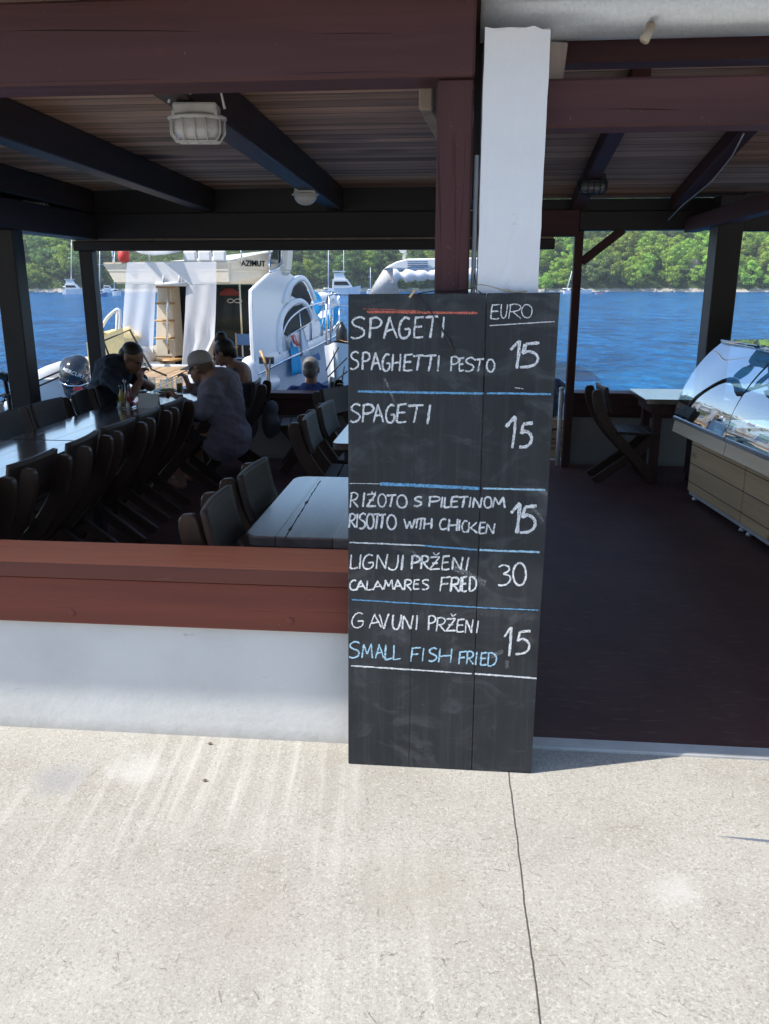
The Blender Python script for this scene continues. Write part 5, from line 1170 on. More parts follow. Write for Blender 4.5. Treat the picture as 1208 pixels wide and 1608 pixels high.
# sides of the cockpit and the curved superstructure
SIDE = [(.03, .95), (.0, 1.6), (.02, 2.3), (.06, 2.58), (.5, 2.72), (1.1, 2.90), (1.75, 3.02), (2.35, 2.99), (3.0, 2.86), (3.6, 2.66), (4.15, 2.34), (4.6, 2.0), (5.1, 1.62), (5.5, 1.40), (4, 1.24), (2, 1.12), (.6, 1.0)]
mb = MB(); mb.prism([(1.58, b_, z) for b_, z in SIDE], (-.10, 0, 0), bev=.02); Y.part('superstructure_side', mb, 'gel')
mb = MB(); mb.prism([(-1.98, b_, z) for b_, z in [(3.02, .95), (3.02, 2.69), (3.6, 2.66), (4.15, 2.34), (5.1, 1.62), (5.5, 1.4), (4, 1.24)]], (.10, 0, 0), bev=.02); Y.part('superstructure_side', mb, 'gel')
mb = MB(); mb.prism([(1.475, 3.02, .7), (1.475, 3.02, 2.64), (1.475, 3.6, 2.60), (1.475, 5.1, 1.60), (1.475, 5.4, 1.3), (1.475, 5.2, .7)], (-3.35, 0, 0)); Y.part('cabin', mb, 'gel')
def sidepoly(px): return [ya(x, y, 1.585) for x, y in px]
for nm, px in (('upper_side_window', [(457.5, 464), (461, 451), (470, 443), (479, 449), (484, 459), (489.5, 472), (486, 479), (472, 472)]), ('lower_side_window', [(445, 524), (444, 509), (450, 493), (461, 481), (474, 477.5), (483, 488), (488, 504), (478, 515), (451, 528)])):
    mb = MB(); mb.prism(sidepoly(px), (.012, 0, 0), bev=.004); Y.part(nm, mb, 'sideglass')
def arch(outer, inner):
    A = [V3(ya(x, y, 1.585)) for x, y in smooth_path(outer, 3)]; B = [V3(ya(x, y, 1.585)) for x, y in smooth_path(inner, 3)]; n = min(len(A), len(B))
    A = [A[round(k*(len(A)-1)/(n-1))] for k in range(n)]; B = [B[round(k*(len(B)-1)/(n-1))] for k in range(n)]
    A = [b_+(a-b_)*.62 for a, b_ in zip(A, B)]
    o = V3((.02, 0, 0)); mb.loft([[a-V3((.03, 0, 0)), a+o, a+V3((.045, 0, 0))+(b_-a)*.3, b_+V3((.045, 0, 0))-(b_-a)*.3, b_+o, b_-V3((.03, 0, 0))] for a, b_ in zip(A, B)])
mb = MB()
arch([(431, 562), (429, 530), (432, 500), (441, 477), (457, 465), (472, 463), (485, 473), (494, 492)], [(445, 562), (443.5, 540), (444, 509), (450, 492), (461, 480.5), (474, 477), (484, 487), (488, 502)])
arch([(436, 478), (440, 458), (449, 440), (463, 428), (476, 428), (488, 440), (499, 466)], [(454, 474), (456.5, 463), (461, 450), (470, 442), (478, 443), (485, 454), (492, 474)])
Y.part('window_arch', mb, 'gel')
# flybridge: one moulding with chamfered starboard quarter
plan = [(-2.28, 1.0), (.70, 1.0), (1.66, 2.0), (1.66, 2.45), (-2.28, 3.3)]
b = bmesh.new(); lo = [b.verts.new((x*(.93 if x < 0 else .86 if x > 1 else 1)+(0.0), y+(.0), 2.70)) for x, y in plan]; mi = [b.verts.new((x, y, 2.98)) for x, y in plan]; hi = [b.verts.new((x*1.05, y-.06, 3.17 if y < 1.1 and x < 0 else 3.19 if x < 1 and y < 2 else 3.50 if x > 0 else 3.2)) for x, y in plan]
for A, B in ((lo, mi), (mi, hi)):
    for k in range(5): b.faces.new((A[k], A[(k+1) % 5], B[(k+1) % 5], B[k]))
b.faces.new(lo[::-1]); b.faces.new(hi); bmesh.ops.recalc_face_normals(b, faces=b.faces); bmesh.ops.bevel(b, geom=list(b.edges), offset=.035, segments=2, affect='EDGES')
mb = MB(); mb._merge(b); FB = Y.part('flybridge', mb, 'cream')
q0, q1 = yb(385.5, 414, 1.0), None
me = textmesh('AZIMUT', .17, .004, 'CENTER', 0, .004)
d = V3((1.72*1.02-.80, 1.2, 0)).normalized(); nrm = V3((d.y, -d.x, 0)); c0 = V3((.79, .98, 3.13))+d*.50+nrm*.035
mt = Matrix((d, V3((0, 0, 1)), nrm)).transposed().to_4x4(); mt.translation = c0; me.transform(mt); Y.part('lettering', me, 'darkglass', FB)
mb = MB()
for k in range(3): a0 = yb(287+23*k, 402, .93); a1 = yb(308+23*k, 402, .93); mb.box(((a0.x+a1.x)/2, .98, 3.29), (abs(a1.x-a0.x), .09, .24), bev=.04, seg=2)
Y.part('fly_cushions', mb, 'canvas', FB)
mb = MB(); mb.tube([(-2.2, .98, 3.44), (1.0, .98, 3.44)], .02, 8)
for x in (-2.1, -1.2, -.3, .6, 1.0): mb.tube([(x, .98, 3.16), (x, .98, 3.44)], .016, 8)
Y.part('fly_rail', mb, 'steel', FB)
mb = MB(); r0 = yb(190, 402, .9); mb.lathe([(.09, -.13), (.12, -.11), (.13, .10), (.08, .13)], (r0.x+.02, 1.0, 3.30), 14); Y.part('red_cushion', mb, 'red', FB)
mb = MB(); mb.loft([[yb(300+(x-300), y, .9-.25*(k % 2)) for k, (x, y) in enumerate([(208, 392), (222, 398), (240, 401), (262, 399), (285, 394)])], [V3(yb(x, y, 1.1))+V3((0, 0, .15)) for x, y in [(208, 388), (222, 388), (240, 388), (262, 388), (285, 388)]]], thick=.01); Y.part('fly_awning', mb, 'canvas', FB)
mb = MB(); mb.prism([ya(x, y, 1.60) for x, y in ((424, 415), (429, 398), (433, 388), (446, 386), (450, 396), (446, 412))], (-.03, 0, 0)); Y.part('fly_windscreen', mb, 'darkglass', FB)
mb = MB()
for x in (424, 442): a = ya(x, 420, 1.62); mb.tube([a, a+V3((0, 0, .7))], .03, 7)
mb.tube([ya(424, 427, 1.65), ya(436, 422, 1.65), ya(444, 415, 1.65)], .03, 7); Y.part('fly_handrail', mb, 'steel', FB)
# cockpit bulkhead, door, stairs
mb = MB(); mb.span((-1.95, 2.92, .60), (-.52, 3.0, 2.68), .01); Y.part('bulkhead', mb, 'cream')
mb = MB(); a0, a1 = yb(274, 560, 2.85), yb(293, 450, 2.85); mb.span((a0.x, 2.86, .62), (a1.x, 2.90, 2.66), .006); Y.part('door_opening', mb, 'darkglass')
a0, a1 = yb(338, 560, 2.85), yb(398, 450, 2.85)
mb = MB(); mb.span((a0.x, 2.86, .62), (a1.x, 2.90, 2.68), .01); DO = Y.part('saloon_door', mb, 'darkglass')
mb = MB(); 
for x in (a0.x, (a0.x+a1.x)/2+.2, a1.x): mb.span((x-.025, 2.835, .62), (x+.025, 2.8595, 2.68), .006)
Y.part('door_frame', mb, 'steel', DO)
s0 = yb(367.5, 472.5, 2.83)
mb = MB()
for s_ in (-1, 1): mb.tube([(s0.x+s_*.10+.09*math.cos(t)*(1.0)+(.02 if math.cos(t)*s_ > 0 else 0), 2.83, s0.z+.045*math.sin(t)) for t in [k*.45 for k in range(14)]], .011, 6, closed=True)
Y.part('oval_sticker', mb, 'gel', DO)
mb = MB(); u0 = yb(345, 462, 2.84); u1 = yb(376, 466, 2.84); mb.loft([[(u0.x+(u1.x-u0.x)*t, 2.84, u0.z+.10*math.sin(math.pi*t)+.05) for t in [k/8 for k in range(9)]], [(u0.x+(u1.x-u0.x)*t, 2.84, u0.z-.03) for t in [k/8 for k in range(9)]]], thick=.008); Y.part('red_umbrella_reflection', mb, 'dullred', DO)  # reflection of a red umbrella, made as a dull red sheet
mb = MB(); p = [yb(x, y, 2.3) for x, y in ((247, 450), (268, 450), (276, 560), (244, 560))]; mb.prism(p, (0, .5, 0), bev=.02); ST = Y.part('stairway', mb, 'cream')
for y in (451, 476.5, 503.5, 531): mb = MB(); c = yb(258, y, 2.1); mb.box((c.x, 2.13, c.z), (.42, .30, .045), bev=.012); Y.part('stair_tread', mb, 'honey', ST)
mb = MB(); mb.tube([yb(264.5, 452, 1.9), yb(263.5, 490, 1.9), yb(262.5, 535, 1.9), yb(266, 556, 1.9)], .028, 8); Y.part('stair_handrail', mb, 'steel', ST)
mb = MB(); c = yb(259, 565, 1.5); mb.box((c.x, 1.5, c.z), (.72, .55, .05), bev=.02); mb.tube([(c.x, 1.5, .6), (c.x, 1.5, c.z)], .04); Y.part('cockpit_table', mb, 'honey')
mb = MB(); mb.span((-1.6, .1, .52), (1.25, 2.85, .60), .01); Y.part('cockpit_sole', mb, 'teak')
mb = MB(); mb.span((-1.6, .30, .601), (-1.0, .80, .98), .05); mb.span((-.45, .3, .601), (1.2, .75, .90), .06); Y.part('cockpit_seat', mb, 'gel')
# rails along the side deck
mb = MB(); rl = [(438, 556), (442, 530), (452, 505), (470, 488), (490, 479), (525, 470)]
mb.tube([ya(x, y, 1.60) for x, y in smooth_path(rl, 4)], .028, 8)
for (x, y), (x2, y2) in (((470, 488), (475, 545)), ((490, 479), (489, 536)), ((508, 474), (506, 528)), ((524, 470), (522, 522)), ((476, 508), (476, 508.5))):
    mb.tube([ya(x, y, 1.60), ya(x2, y2, 1.60)], .02, 6)
mb.tube([ya(452, 528, 1.60), ya(475, 514, 1.6), ya(490, 505, 1.60), ya(524, 495, 1.60)], .016, 6)
mb.tube([(1.5, 6.5, 2.28), (1.0, 9, 2.35), (.5, 11, 2.4), (-.2, 12.3, 2.45)], .028, 8)
for x, y, z in ((1.3, 7.6, 1.45), (1.0, 9, 1.55), (.5, 11, 1.66), (-.2, 12.2, 1.75)): mb.tube([(x, y, z), (x, y, 2.38)], .02, 6)
Y.part('deck_rail', mb, 'steel')
# things hung and standing on the yacht
def cloth(pts0, pts1, name, m, lab, cat, n=8, amp=.04):
    A = []
    for k in range(n+1):
        t = k/n; p = V3(pts0[0]).lerp(V3(pts0[1]), t); q = V3(pts1[0]).lerp(V3(pts1[1]), t); rowp = []
        for j in range(7): s_ = j/6; r = p.lerp(q, s_); r.x += amp*math.sin(k*1.9+j*.35)*(.3+.7*s_); r.y += amp*.5*math.sin(k*2.3); rowp.append(r)
        A.append(rowp)
    mb = MB(); mb.loft(A, thick=.008); solo(name, mb, m, lab, cat, tuple(V3(pts0[0])), YT)
A_ = 1.70
cloth((ya(456, 538, A_), ya(467, 536, A_)), (ya(457, 590, A_), ya(476, 586, A_)), 'hanging_bag', 'bluebag', 'bright blue bag hanging from the yacht side rail', 'bag')
cloth((ya(456, 526, A_+.03), ya(466, 522, A_+.03)), (ya(459, 545, A_+.03), ya(470, 545, A_+.03)), 'hanging_towel', 'towel', 'red and white cloth hung over the yacht rail above the blue bag', 'towel')
cloth((ya(457, 527, A_+.05), ya(463, 525, A_+.05)), (ya(465, 543, A_+.05), ya(469, 543, A_+.05)), 'hanging_ribbon', 'red', 'red tie strap across the white cloth on the yacht rail', 'strap', 3, .02)
cloth((ya(473, 518, A_), ya(477, 516, A_)), (ya(473, 560, A_), ya(487, 556, A_)), 'hanging_towel', 'towel', 'long white towel hanging from the middle of the yacht rail', 'towel', 8, .06)
cloth((ya(494, 558, A_), ya(500, 554, A_)), (ya(495, 566, A_), ya(504, 565, A_)), 'small_flag', 'bluecanvas', 'small blue cloth by the yacht side near the grey-haired head', 'cloth', 4, .03)
c = ya(507, 489, 1.30); RG = Thing('swim_ring', 'blue and white inflatable swim ring tied to the yacht rail', 'swim ring', tuple(c), YT)
def torus(c, R0, r0, a0, a1, rotz, n=24):
    mb = MB(); pts = [V3((R0*math.cos(R(a0+(a1-a0)*k/n)), 0, R0*math.sin(R(a0+(a1-a0)*k/n)))) for k in range(n+1)]
    m3 = Matrix.Rotation(rotz, 3, 'Z'); mb.tube([m3 @ p+V3(c) for p in pts], r0, 12); return mb
RG.part('white_half', torus(c, .36, .17, 20, 150, R(35)), 'gel'); RG.part('blue_half', torus(c, .36, .17, 150, 380, R(35)), 'aqua')
c2 = ya(486, 477, 1.25); mb = torus(c2, .26, .12, 0, 350, R(40)); solo('swim_ring', mb, 'aqua', 'blue inflatable ring behind the larger swim ring on the yacht', 'swim ring', tuple(c2), YT)
# mesh screen hung from the flybridge over the cockpit
def scr(px, b0=.86): return [yb(x, y, b0) for x, y in px]
SN = Thing('awning_screen', 'white see-through mesh screen hanging in two legs from the flybridge edge', 'screen', tuple(yb(270, 430, .86)), YT)
def cl_sheet(L_, R_, n=14, amp=.05):
    A = []
    for (x0, y0), (x1, y1) in zip(L_, R_):
        A.append([V3(yb(x0+(x1-x0)*k/n, y0+(y1-y0)*k/n, .86+amp*math.sin(k*.9+y0*.03)*max(0, (y0-430)/150))) for k in range(n+1)])
    mb = MB(); mb.loft(A); return mb
SN.part('header_panel', cl_sheet([(200, 412), (198, 430), (197, 446)], [(340, 411), (340, 430), (340, 446)]), 'screen')
SN.part('side_panel', cl_sheet([(197, 446.2), (194, 490), (191, 540), (188, 582)], [(245, 446.2), (243, 490), (241, 540), (238.5, 582)]), 'screen')
SN.part('side_panel', cl_sheet([(292.5, 446.2), (291, 490), (288, 540), (285, 585)], [(340, 446.2), (339, 490), (337, 530), (316, 575)]), 'screen')
mb = MB(); mb.tube(scr([(245, 446), (293, 446)], .84), .05, 8); mb.tube(scr([(257, 446), (257, 433)], .82), .025, 6); mb.tube(scr([(282, 446), (282, 433)], .82), .025, 6); SN.part('screen_bar', mb, 'bluecanvas' if False else 'greyplastic')
# director's chair in the cockpit
c = yb(384, 590, 1.6); T = Thing('directors_chair', "folding director's chair with blue canvas in the yacht cockpit", 'folding chair', (c.x, 1.6, .6), YT)
mb = MB()
for s_ in (-1, 1):
    x = c.x+s_*.27; mb.tube([(x, 1.42, .60), (x, 1.84, 1.02)], .02, 6); mb.tube([(x, 1.84, .60), (x, 1.42, 1.02)], .02, 6); mb.beam((x, 1.36, 1.25), (x, 1.9, 1.25), .05, .03); mb.tube([(x, 1.42, 1.02), (x, 1.42, 1.25)], .018, 6); mb.tube([(x, 1.86, 1.02), (x, 1.86, 1.58)], .02, 6)
T.part('wooden_frame', mb, 'honey')
mb = MB(); mb.span((c.x-.29, 1.85, 1.30), (c.x+.29, 1.87, 1.56), .004); T.part('back_canvas', mb, 'bluecanvas')
mb = MB(); mb.span((c.x-.27, 1.42, 1.01), (c.x+.27, 1.86, 1.025), .004); T.part('seat_canvas', mb, 'bluecanvas')
# gangway from the stern to the quay
GA = Thing('gangway', 'teak gangway with thin dark handrail between the yacht and the quay', 'gangway', tuple(WF.l(YT.w((-.6, 0, .5)))), WF)
g0 = WF.hit(262, 577, 1, 17.2); g1 = V3((-1.95, 9.05, .06)); g1 = V3((-2.65, 9.3, .05)); d = (g1-g0).normalized(); sd_ = V3((-d.y, d.x, 0)).normalized()
n_ = 26; mb = MB()
for k in range(n_):
    p = g0.lerp(g1, (k+.5)/n_); mb.beam(p-sd_*.42, p+sd_*.42, (g1-g0).length/n_*.86, .03, bev=.004)
GA.part('treads', mb, 'teak')
mb = MB()
for s_ in (-1, 1): mb.beam(g0+sd_*.46*s_-V3((0, 0, .03)), g1+sd_*.46*s_-V3((0, 0, .03)), .07, .12)
GA.part('side_beam', mb, 'gel')
mb = MB(); pts = [WF.hit(172, 560, 1, 14.5), WF.hit(163, 535, 1, 14.5), WF.hit(204, 518, 1, 14.5), WF.hit(238, 580, 1, 14.5), WF.hit(262, 590, 1, 14.5)]
mb.tube(pts, .018, 7); base = pts[0].copy(); base.z = .0
GA.part('handrail', mb, 'black')

# ================================================================== DINGHY WITH OUTBOARD, YELLOW TENDER
DF = Frame((WF.hit(118, 600, 1, 16.0).x, 16.0, -1), R(14))
D1 = Thing('dinghy', 'white inflatable dinghy with a big black outboard left of the diners', 'dinghy', (0, 0, 0), DF)
mb = MB(); tubep = [(-.95, -.6, .55), (-1.0, .6, .56), (-.95, 1.8, .62), (-.6, 2.7, .75), (0, 3.1, .82), (.6, 2.7, .75), (.95, 1.8, .62), (1.0, .6, .56), (.95, -.6, .55)]
mb.tube(smooth_path(tubep, 4), .27, 14)
for s_ in (-1, 1): mb.lathe([(.27, 0), (.25, .12), (.14, .32), (.02, .42)], n=14, m=Matrix.Translation((s_*.95, -.6, .55)) @ Matrix.Rotation(R(90), 4, 'X'))
TB = D1.part('inflated_tube', mb, 'rubber')
mb = MB(); mb.loft([[(-.75, y, .5-.0*y), (-.4, y, .1+k*.1), (0, y, -.15+k*.15), (.4, y, .1+k*.1), (.75, y, .5)] for k, y in ((0, -.5), (0, .8), (1, 1.9), (2, 2.7))], thick=.03); D1.part('hull', mb, 'gel')
mb = MB(); mb.span((-.75, -.42, .25), (.75, -.34, .98), .02); D1.part('transom', mb, 'gel')
# outboard placed by what the photo shows of it
oc = DF.l(WF.hit(119, 588, 1, 15.3)); OB = None
me = blob([('e', (oc.x-.01, oc.y, oc.z+.02), (.275, .38, .33), (R(-8), R(8), 0)), ('c', (oc.x-.06, oc.y-.05, oc.z+.14), (oc.x+.07, oc.y-.02, oc.z+.18), .20, .19), ('c', (oc.x-.02, oc.y, oc.z-.05), (oc.x+.0, oc.y+.02, oc.z-.26), .275, .24), ('c', (oc.x, oc.y+.02, oc.z-.28), (oc.x, oc.y+.06, oc.z-.38), .25, .2)], .02, 5)
OB = D1.part('outboard_cowl', me, 'blackgloss')
mb = MB(); mb.beam((oc.x, oc.y+.06, oc.z-.38), (oc.x, oc.y-.0, oc.z-1.25), .22, .2, up=(0, 1, 0)); mb.box((oc.x, oc.y-.04, oc.z-1.0), (.3, .5, .04), bev=.01); mb.lathe([(.02, -.3), (.09, -.1), (.09, .1), (.02, .26)], n=10, m=Matrix.Translation((oc.x, oc.y-.05, oc.z-1.3)) @ Matrix.Rotation(R(90), 4, 'X')); D1.part('outboard_leg', mb, 'black', OB)
mb = MB(); mb.tube([(oc.x-.275, oc.y-.25, oc.z-.10), (oc.x-.1, oc.y-.41, oc.z-.16), (oc.x+.1, oc.y-.41, oc.z-.17), (oc.x+.275, oc.y-.25, oc.z-.12)], .012, 6); D1.part('trim_line', mb, 'steel', OB)
mb = MB(); mb.box((oc.x+.06, oc.y-.395, oc.z-.22), (.16, .03, .08), rot=(0, R(8), 0), bev=.01); D1.part('red_badge', mb, 'red', OB)
def wrap_text(txt, size, c, rad, rotz=0, tilt=0):
    me = textmesh(txt, size, .002, 'CENTER', .2, .001)
    for v in me.vertices:
        x, y, z = v.co; x, y = x*math.cos(tilt)-y*math.sin(tilt), x*math.sin(tilt)+y*math.cos(tilt); a = x/rad[0]
        e = max(-.98, min(.98, y/rad[2])); sh_ = math.sqrt(1-e*e)
        v.co = (c[0]+(rad[0]*sh_+z)*math.sin(a), c[1]-(rad[1]*sh_+z)*math.cos(a)-.006, c[2]+y)
    return me
D1.part('lettering', wrap_text('MERCURY', .095, (oc.x, oc.y, oc.z+.06), (.27, .375, .40), 0, R(-24)), 'gel', OB)
t = textmesh('ZU', .20, .003, 'CENTER', 0, .006); zz = DF.l(WF.hit(121, 640, 1, 14.9)); t.transform(Matrix.Translation(zz) @ Matrix.Rotation(R(90), 4, 'X')); 
mb = MB(); mb.box((zz.x, zz.y+.03, zz.z), (.5, .05, .30), bev=.01); NP = D1.part('name_board', mb, 'gel'); t.transform(Matrix.Translation((0, -.0, 0))); D1.part('lettering', t, 'bluecanvas', NP)
mb = MB(); q0 = WF.hit(64, 596, 1, 15.2); q1 = WF.hit(-10, 626, 1, 13.0); q2 = WF.hit(94, 583, 1, 15.6)
for o in (0, .10): mb.tube([V3(q2)+V3((0, 0, -o)), V3(q0)+V3((0, 0, -o)), V3(q1)+V3((0, 0, -o))], .018, 6)
solo('mooring_rope', mb, 'darkrope', 'pair of dark mooring ropes stretched over the water left of the outboard', 'rope', tuple(q0), WF)
TF = Frame((WF.hit(172, 560, 1, 17.5).x, 17.5, -1), R(5)); tz = TF.l(WF.hit(175, 545, 1, 17.5)).z
T = Thing('yellow_tender', 'small tender under yellow canvas with a white arched rail left of the yacht', 'tender', (0, 0, 0), TF)
me = blob([('c', (-.1, -.3, tz-.7), (.05, 2.4, tz-.55), .42, .3), ('c', (-.45, -.3, tz-.55), (-.4, 2.2, tz-.4), .2, .18), ('c', (.4, -.3, tz-.5), (.4, 2.2, tz-.35), .2, .18)], .04, 4); T.part('hull', me, 'cream')
mb = MB(); mb.loft([[( -.36+.72*k/8, y, tz-.12+.42*(.4+.6*math.sin(math.pi*k/8))+.05*math.sin(k*2+y*3)) for k in range(9)] for y in (-.32, .2, .8, 1.6, 2.2)], thick=.02); mb.prism([(-.36, -.33, tz-.35), (.40, -.33, tz-.35), (.40, -.33, tz+.42), (-.1, -.33, tz+.22), (-.36, -.33, tz+.12)], (0, .03, 0)); T.part('yellow_cover', mb, 'yellow')
mb = MB(); mb.tube([TF.l(WF.hit(x, y, 1, 17.9)) for x, y in smooth_path([(158, 519), (166, 503), (176, 492), (188, 487), (188, 520), (186, 545)], 3)], .035, 8); mb.tube([TF.l(WF.hit(184, 488, 1, 17.9)), TF.l(WF.hit(183, 545, 1, 17.9))], .03, 8); T.part('rail_arch', mb, 'gel')
# pole with clamps and ropes at the left edge of the quay
p0, p1 = WF.hit(7, 590, 1, 7.6), WF.hit(20, 662, 1, 7.6); T = Thing('clamp_pole', 'thin black pole with clamps and ropes at the left edge beyond the chairs', 'pole', (p1.x, 7.6, .0), WF)
mb = MB(); d = (p1-p0); mb.tube([p0, p1, p1+d*(p1.z/abs(d.z))*.995], .022, 8); T.part('shaft', mb, 'black')
for f, s_ in ((.02, .06), (.45, .045), (.8, .05)): mb = MB(); q = p0+d*f; mb.box(tuple(q), (s_*1.6, s_, s_*1.1), rot=(.2, .4, 0), bev=.012); mb.tube([q+V3((-.05, 0, .0)), q+V3((.07, -.03, .03))], .012, 6); T.part('clamp', mb, 'black')
mb = MB(); mb.tube([p0+V3((.02, 0, -.02)), WF.hit(22, 615, 1, 7.6), WF.hit(34, 645, 1, 7.6)], .006, 5); mb.tube([p0+d*.3, WF.hit(4, 640, 1, 7.6)], .006, 5); T.part('rope', mb, 'darkrope')
mb = MB(); q = WF.hit(1, 650, 1, 7.5); mb.tube([(q.x, 7.5, 0), (q.x, 7.5, q.z+.10)], .035, 12); solo('pale_bollard', mb, 'cream', 'pale upright post cut off by the left edge of the photo', 'post', (q.x, 7.5, 0), WF)

# ================================================================== SAILING YACHT BOW AND CANVAS-COVERED CRUISER
SF = Frame((-.72, 12.2, -1), R(-20))
S = Thing('sailing_yacht', 'white sailing yacht with teak deck, its bow at the left edge of the menu board', 'sailboat', (0, 4, 0), SF)
secs = []
for y, w, dz in ((0, .04, 1.86), (.35, .26, 1.80), (1.2, .72, 1.72), (3, 1.35, 1.62), (5, 1.62, 1.55), (7, 1.6, 1.52), (8, 1.4, 1.5)):
    r = [(w, y, dz), (w*.99, y, dz-.1), (w*.9, y+.05, .9), (w*.62, y+.25, .2), (w*.2, y+.6, -.3)]; secs.append(r+[(-x, b2, z) for x, b2, z in r[::-1]])
mb = MB(); mb.loft(secs, cap=True); S.part('hull', mb, 'gel')
mb = MB(); mb.loft([[(-w*.94, y, z), (0, y, z+.03), (w*.94, y, z)] for y, w, z in ((.12, .1, 1.865), (.4, .27, 1.815), (1.2, .72, 1.735), (3, 1.35, 1.635), (5, 1.62, 1.565), (7.95, 1.4, 1.51))]); S.part('teak_deck', mb, 'teak')
mb = MB()
for s_ in (-1, 1):
    mb.tube([(s_*.02, -.05, 2.55), (s_*.3, .45, 2.52), (s_*.62, 1.1, 2.40)], .018, 7); mb.tube([(s_*.62, 1.1, 2.40), (s_*.64, 1.12, 1.74)], .016, 7); mb.tube([(s_*.22, .3, 2.53), (s_*.2, .3, 1.82)], .016, 7); mb.tube([(s_*.62, 1.1, 2.40), (s_*1.4, 3.4, 2.3), (s_*1.6, 5.5, 2.2), (s_*1.4, 7.8, 2.2)], .008, 5)
    for y, w in ((3.4, 1.38), (5.8, 1.58)): mb.tube([(s_*w, y, 1.6), (s_*w, y, 2.25)], .014, 6)
S.part('pulpit', mb, 'steel')
mb = MB(); mb.lathe([(.03, -.2), (.085, -.14), (.09, .12), (.05, .18), (.015, .24)], tuple(SF.l(WF.hit(537, 531, 1, 12.6))), 12); S.part('dark_fender', mb, 'black')
mb = MB(); mb.span((-.75, 3.6, 1.58), (.75, 6.8, 2.05), .12); S.part('coachroof', mb, 'gel')
mb = MB(); mb.tube([(0, 5.7, 1.6), (0, 5.8, 15)], .08, 10); mb.tube([(0, 5.75, 2.9), (0, 7.9, 2.8)], .06, 8); S.part('mast', mb, 'greyplastic')
mb = MB()
for x0, y0, x1, y1 in ((515, 592, 545, 562), (532, 545, 512, 582), (536, 606, 541, 575), (524, 600, 546, 583)): mb.tube([SF.l(WF.hit(x0, y0, 1, 11.9)), SF.l(WF.hit(x1, y1, 1, 11.9))], .011, 6)
S.part('rigging', mb, 'darkrope')
CF = Frame((WF.hit(650, 440, 1, 24).x, 24, -1), R(-4)); ch = lambda x, y, b=0: CF.hit(x, y, 1, b)
K = Thing('canvas_cruiser', 'motor cruiser with grey canvas enclosure and hard top behind the menu board', 'motor boat', (0, 3, 0), CF)
pr = [ch(x, y) for x, y in ((579, 463), (602, 424), (612, 415), (626, 411), (760, 409), (760, 463))]
sw = [[V3(p)*1 for p in pr[:5]]]
mb = MB(); L_ = [ch(578, 464), ch(590, 442), ch(602, 424), ch(612, 415)]; mb.loft([[V3(p)+V3((0, 3.2*k, 0)) for p in L_] for k in (0, .35, .7, 1)], thick=.02)
mb.loft([[ch(602, 424), ch(622, 426), ch(626, 462)], [ch(579, 463), ch(600, 463), ch(611, 463)]], thick=.02); mb.loft([[ch(611, 463), ch(622, 441)], [ch(760, 463), ch(760, 441)]], thick=.01) if False else None
CE = K.part('canvas_enclosure', mb, 'greycanvas')
mb = MB(); cr = random.Random(2); A = []
for k in range(30):
    x = 618+142*k/29; c = ch(x, 433-.03*(x-618)); r = .13+cr.uniform(-.05, .05); A.append([(c.x, c.y-.04+r*math.cos(t), c.z+r*math.sin(t)*1.2) for t in [i*.785 for i in range(8)]])
mb.loft(A, closed=True); K.part('rolled_vinyl', mb, 'towel', CE)
mb = MB(); mb.prism([ch(x, y, .05) for x, y in ((614, 462), (622, 441), (760, 439), (760, 462))], (0, .01, 0)); K.part('vinyl_window', mb, 'glass', CE)
mb = MB(); p = [ch(603, 422, -.1), ch(622, 411, -.1), ch(640, 406, -.1), ch(770, 404, -.1), ch(770, 420, -.1), ch(622, 421, -.1)]; mb.prism(p, (0, 3.4, 0), bev=.03); HT = K.part('hard_top', mb, 'gel')
mb = MB()
for k in range(4): a = ch(640, 411+3*k, -.13); b2 = ch(672, 410.5+3*k, -.13); mb.beam(a, b2, .02, .03)
K.part('vent_stripes', mb, 'bluecanvas', HT)
mb = MB(); mb.tube([ch(634, 407, 1), ch(636.5, 398, 1), ch(632, 391, 1)], .05, 8); mb.sphere(ch(633, 391, 1), .12, 10, 8); K.part('radar_stalk', mb, 'greyplastic', HT)
mb = MB(); secs = []
zt = ch(600, 466).z
for y, w, x0 in ((-.4, 2.2, 1.5), (2, 2.3, 1.5), (5, 2.2, 1.5), (8, 1.2, 1.5), (9.5, .1, 1.5)): secs.append([(x0-w, y, zt), (x0-w*.95, y, .6), (x0-w*.7, y, -.4), (x0+w*.7, y, -.4), (x0+w*.95, y, .6), (x0+w, y, zt)])
mb.loft(secs, cap=True); K.part('hull', mb, 'gel')

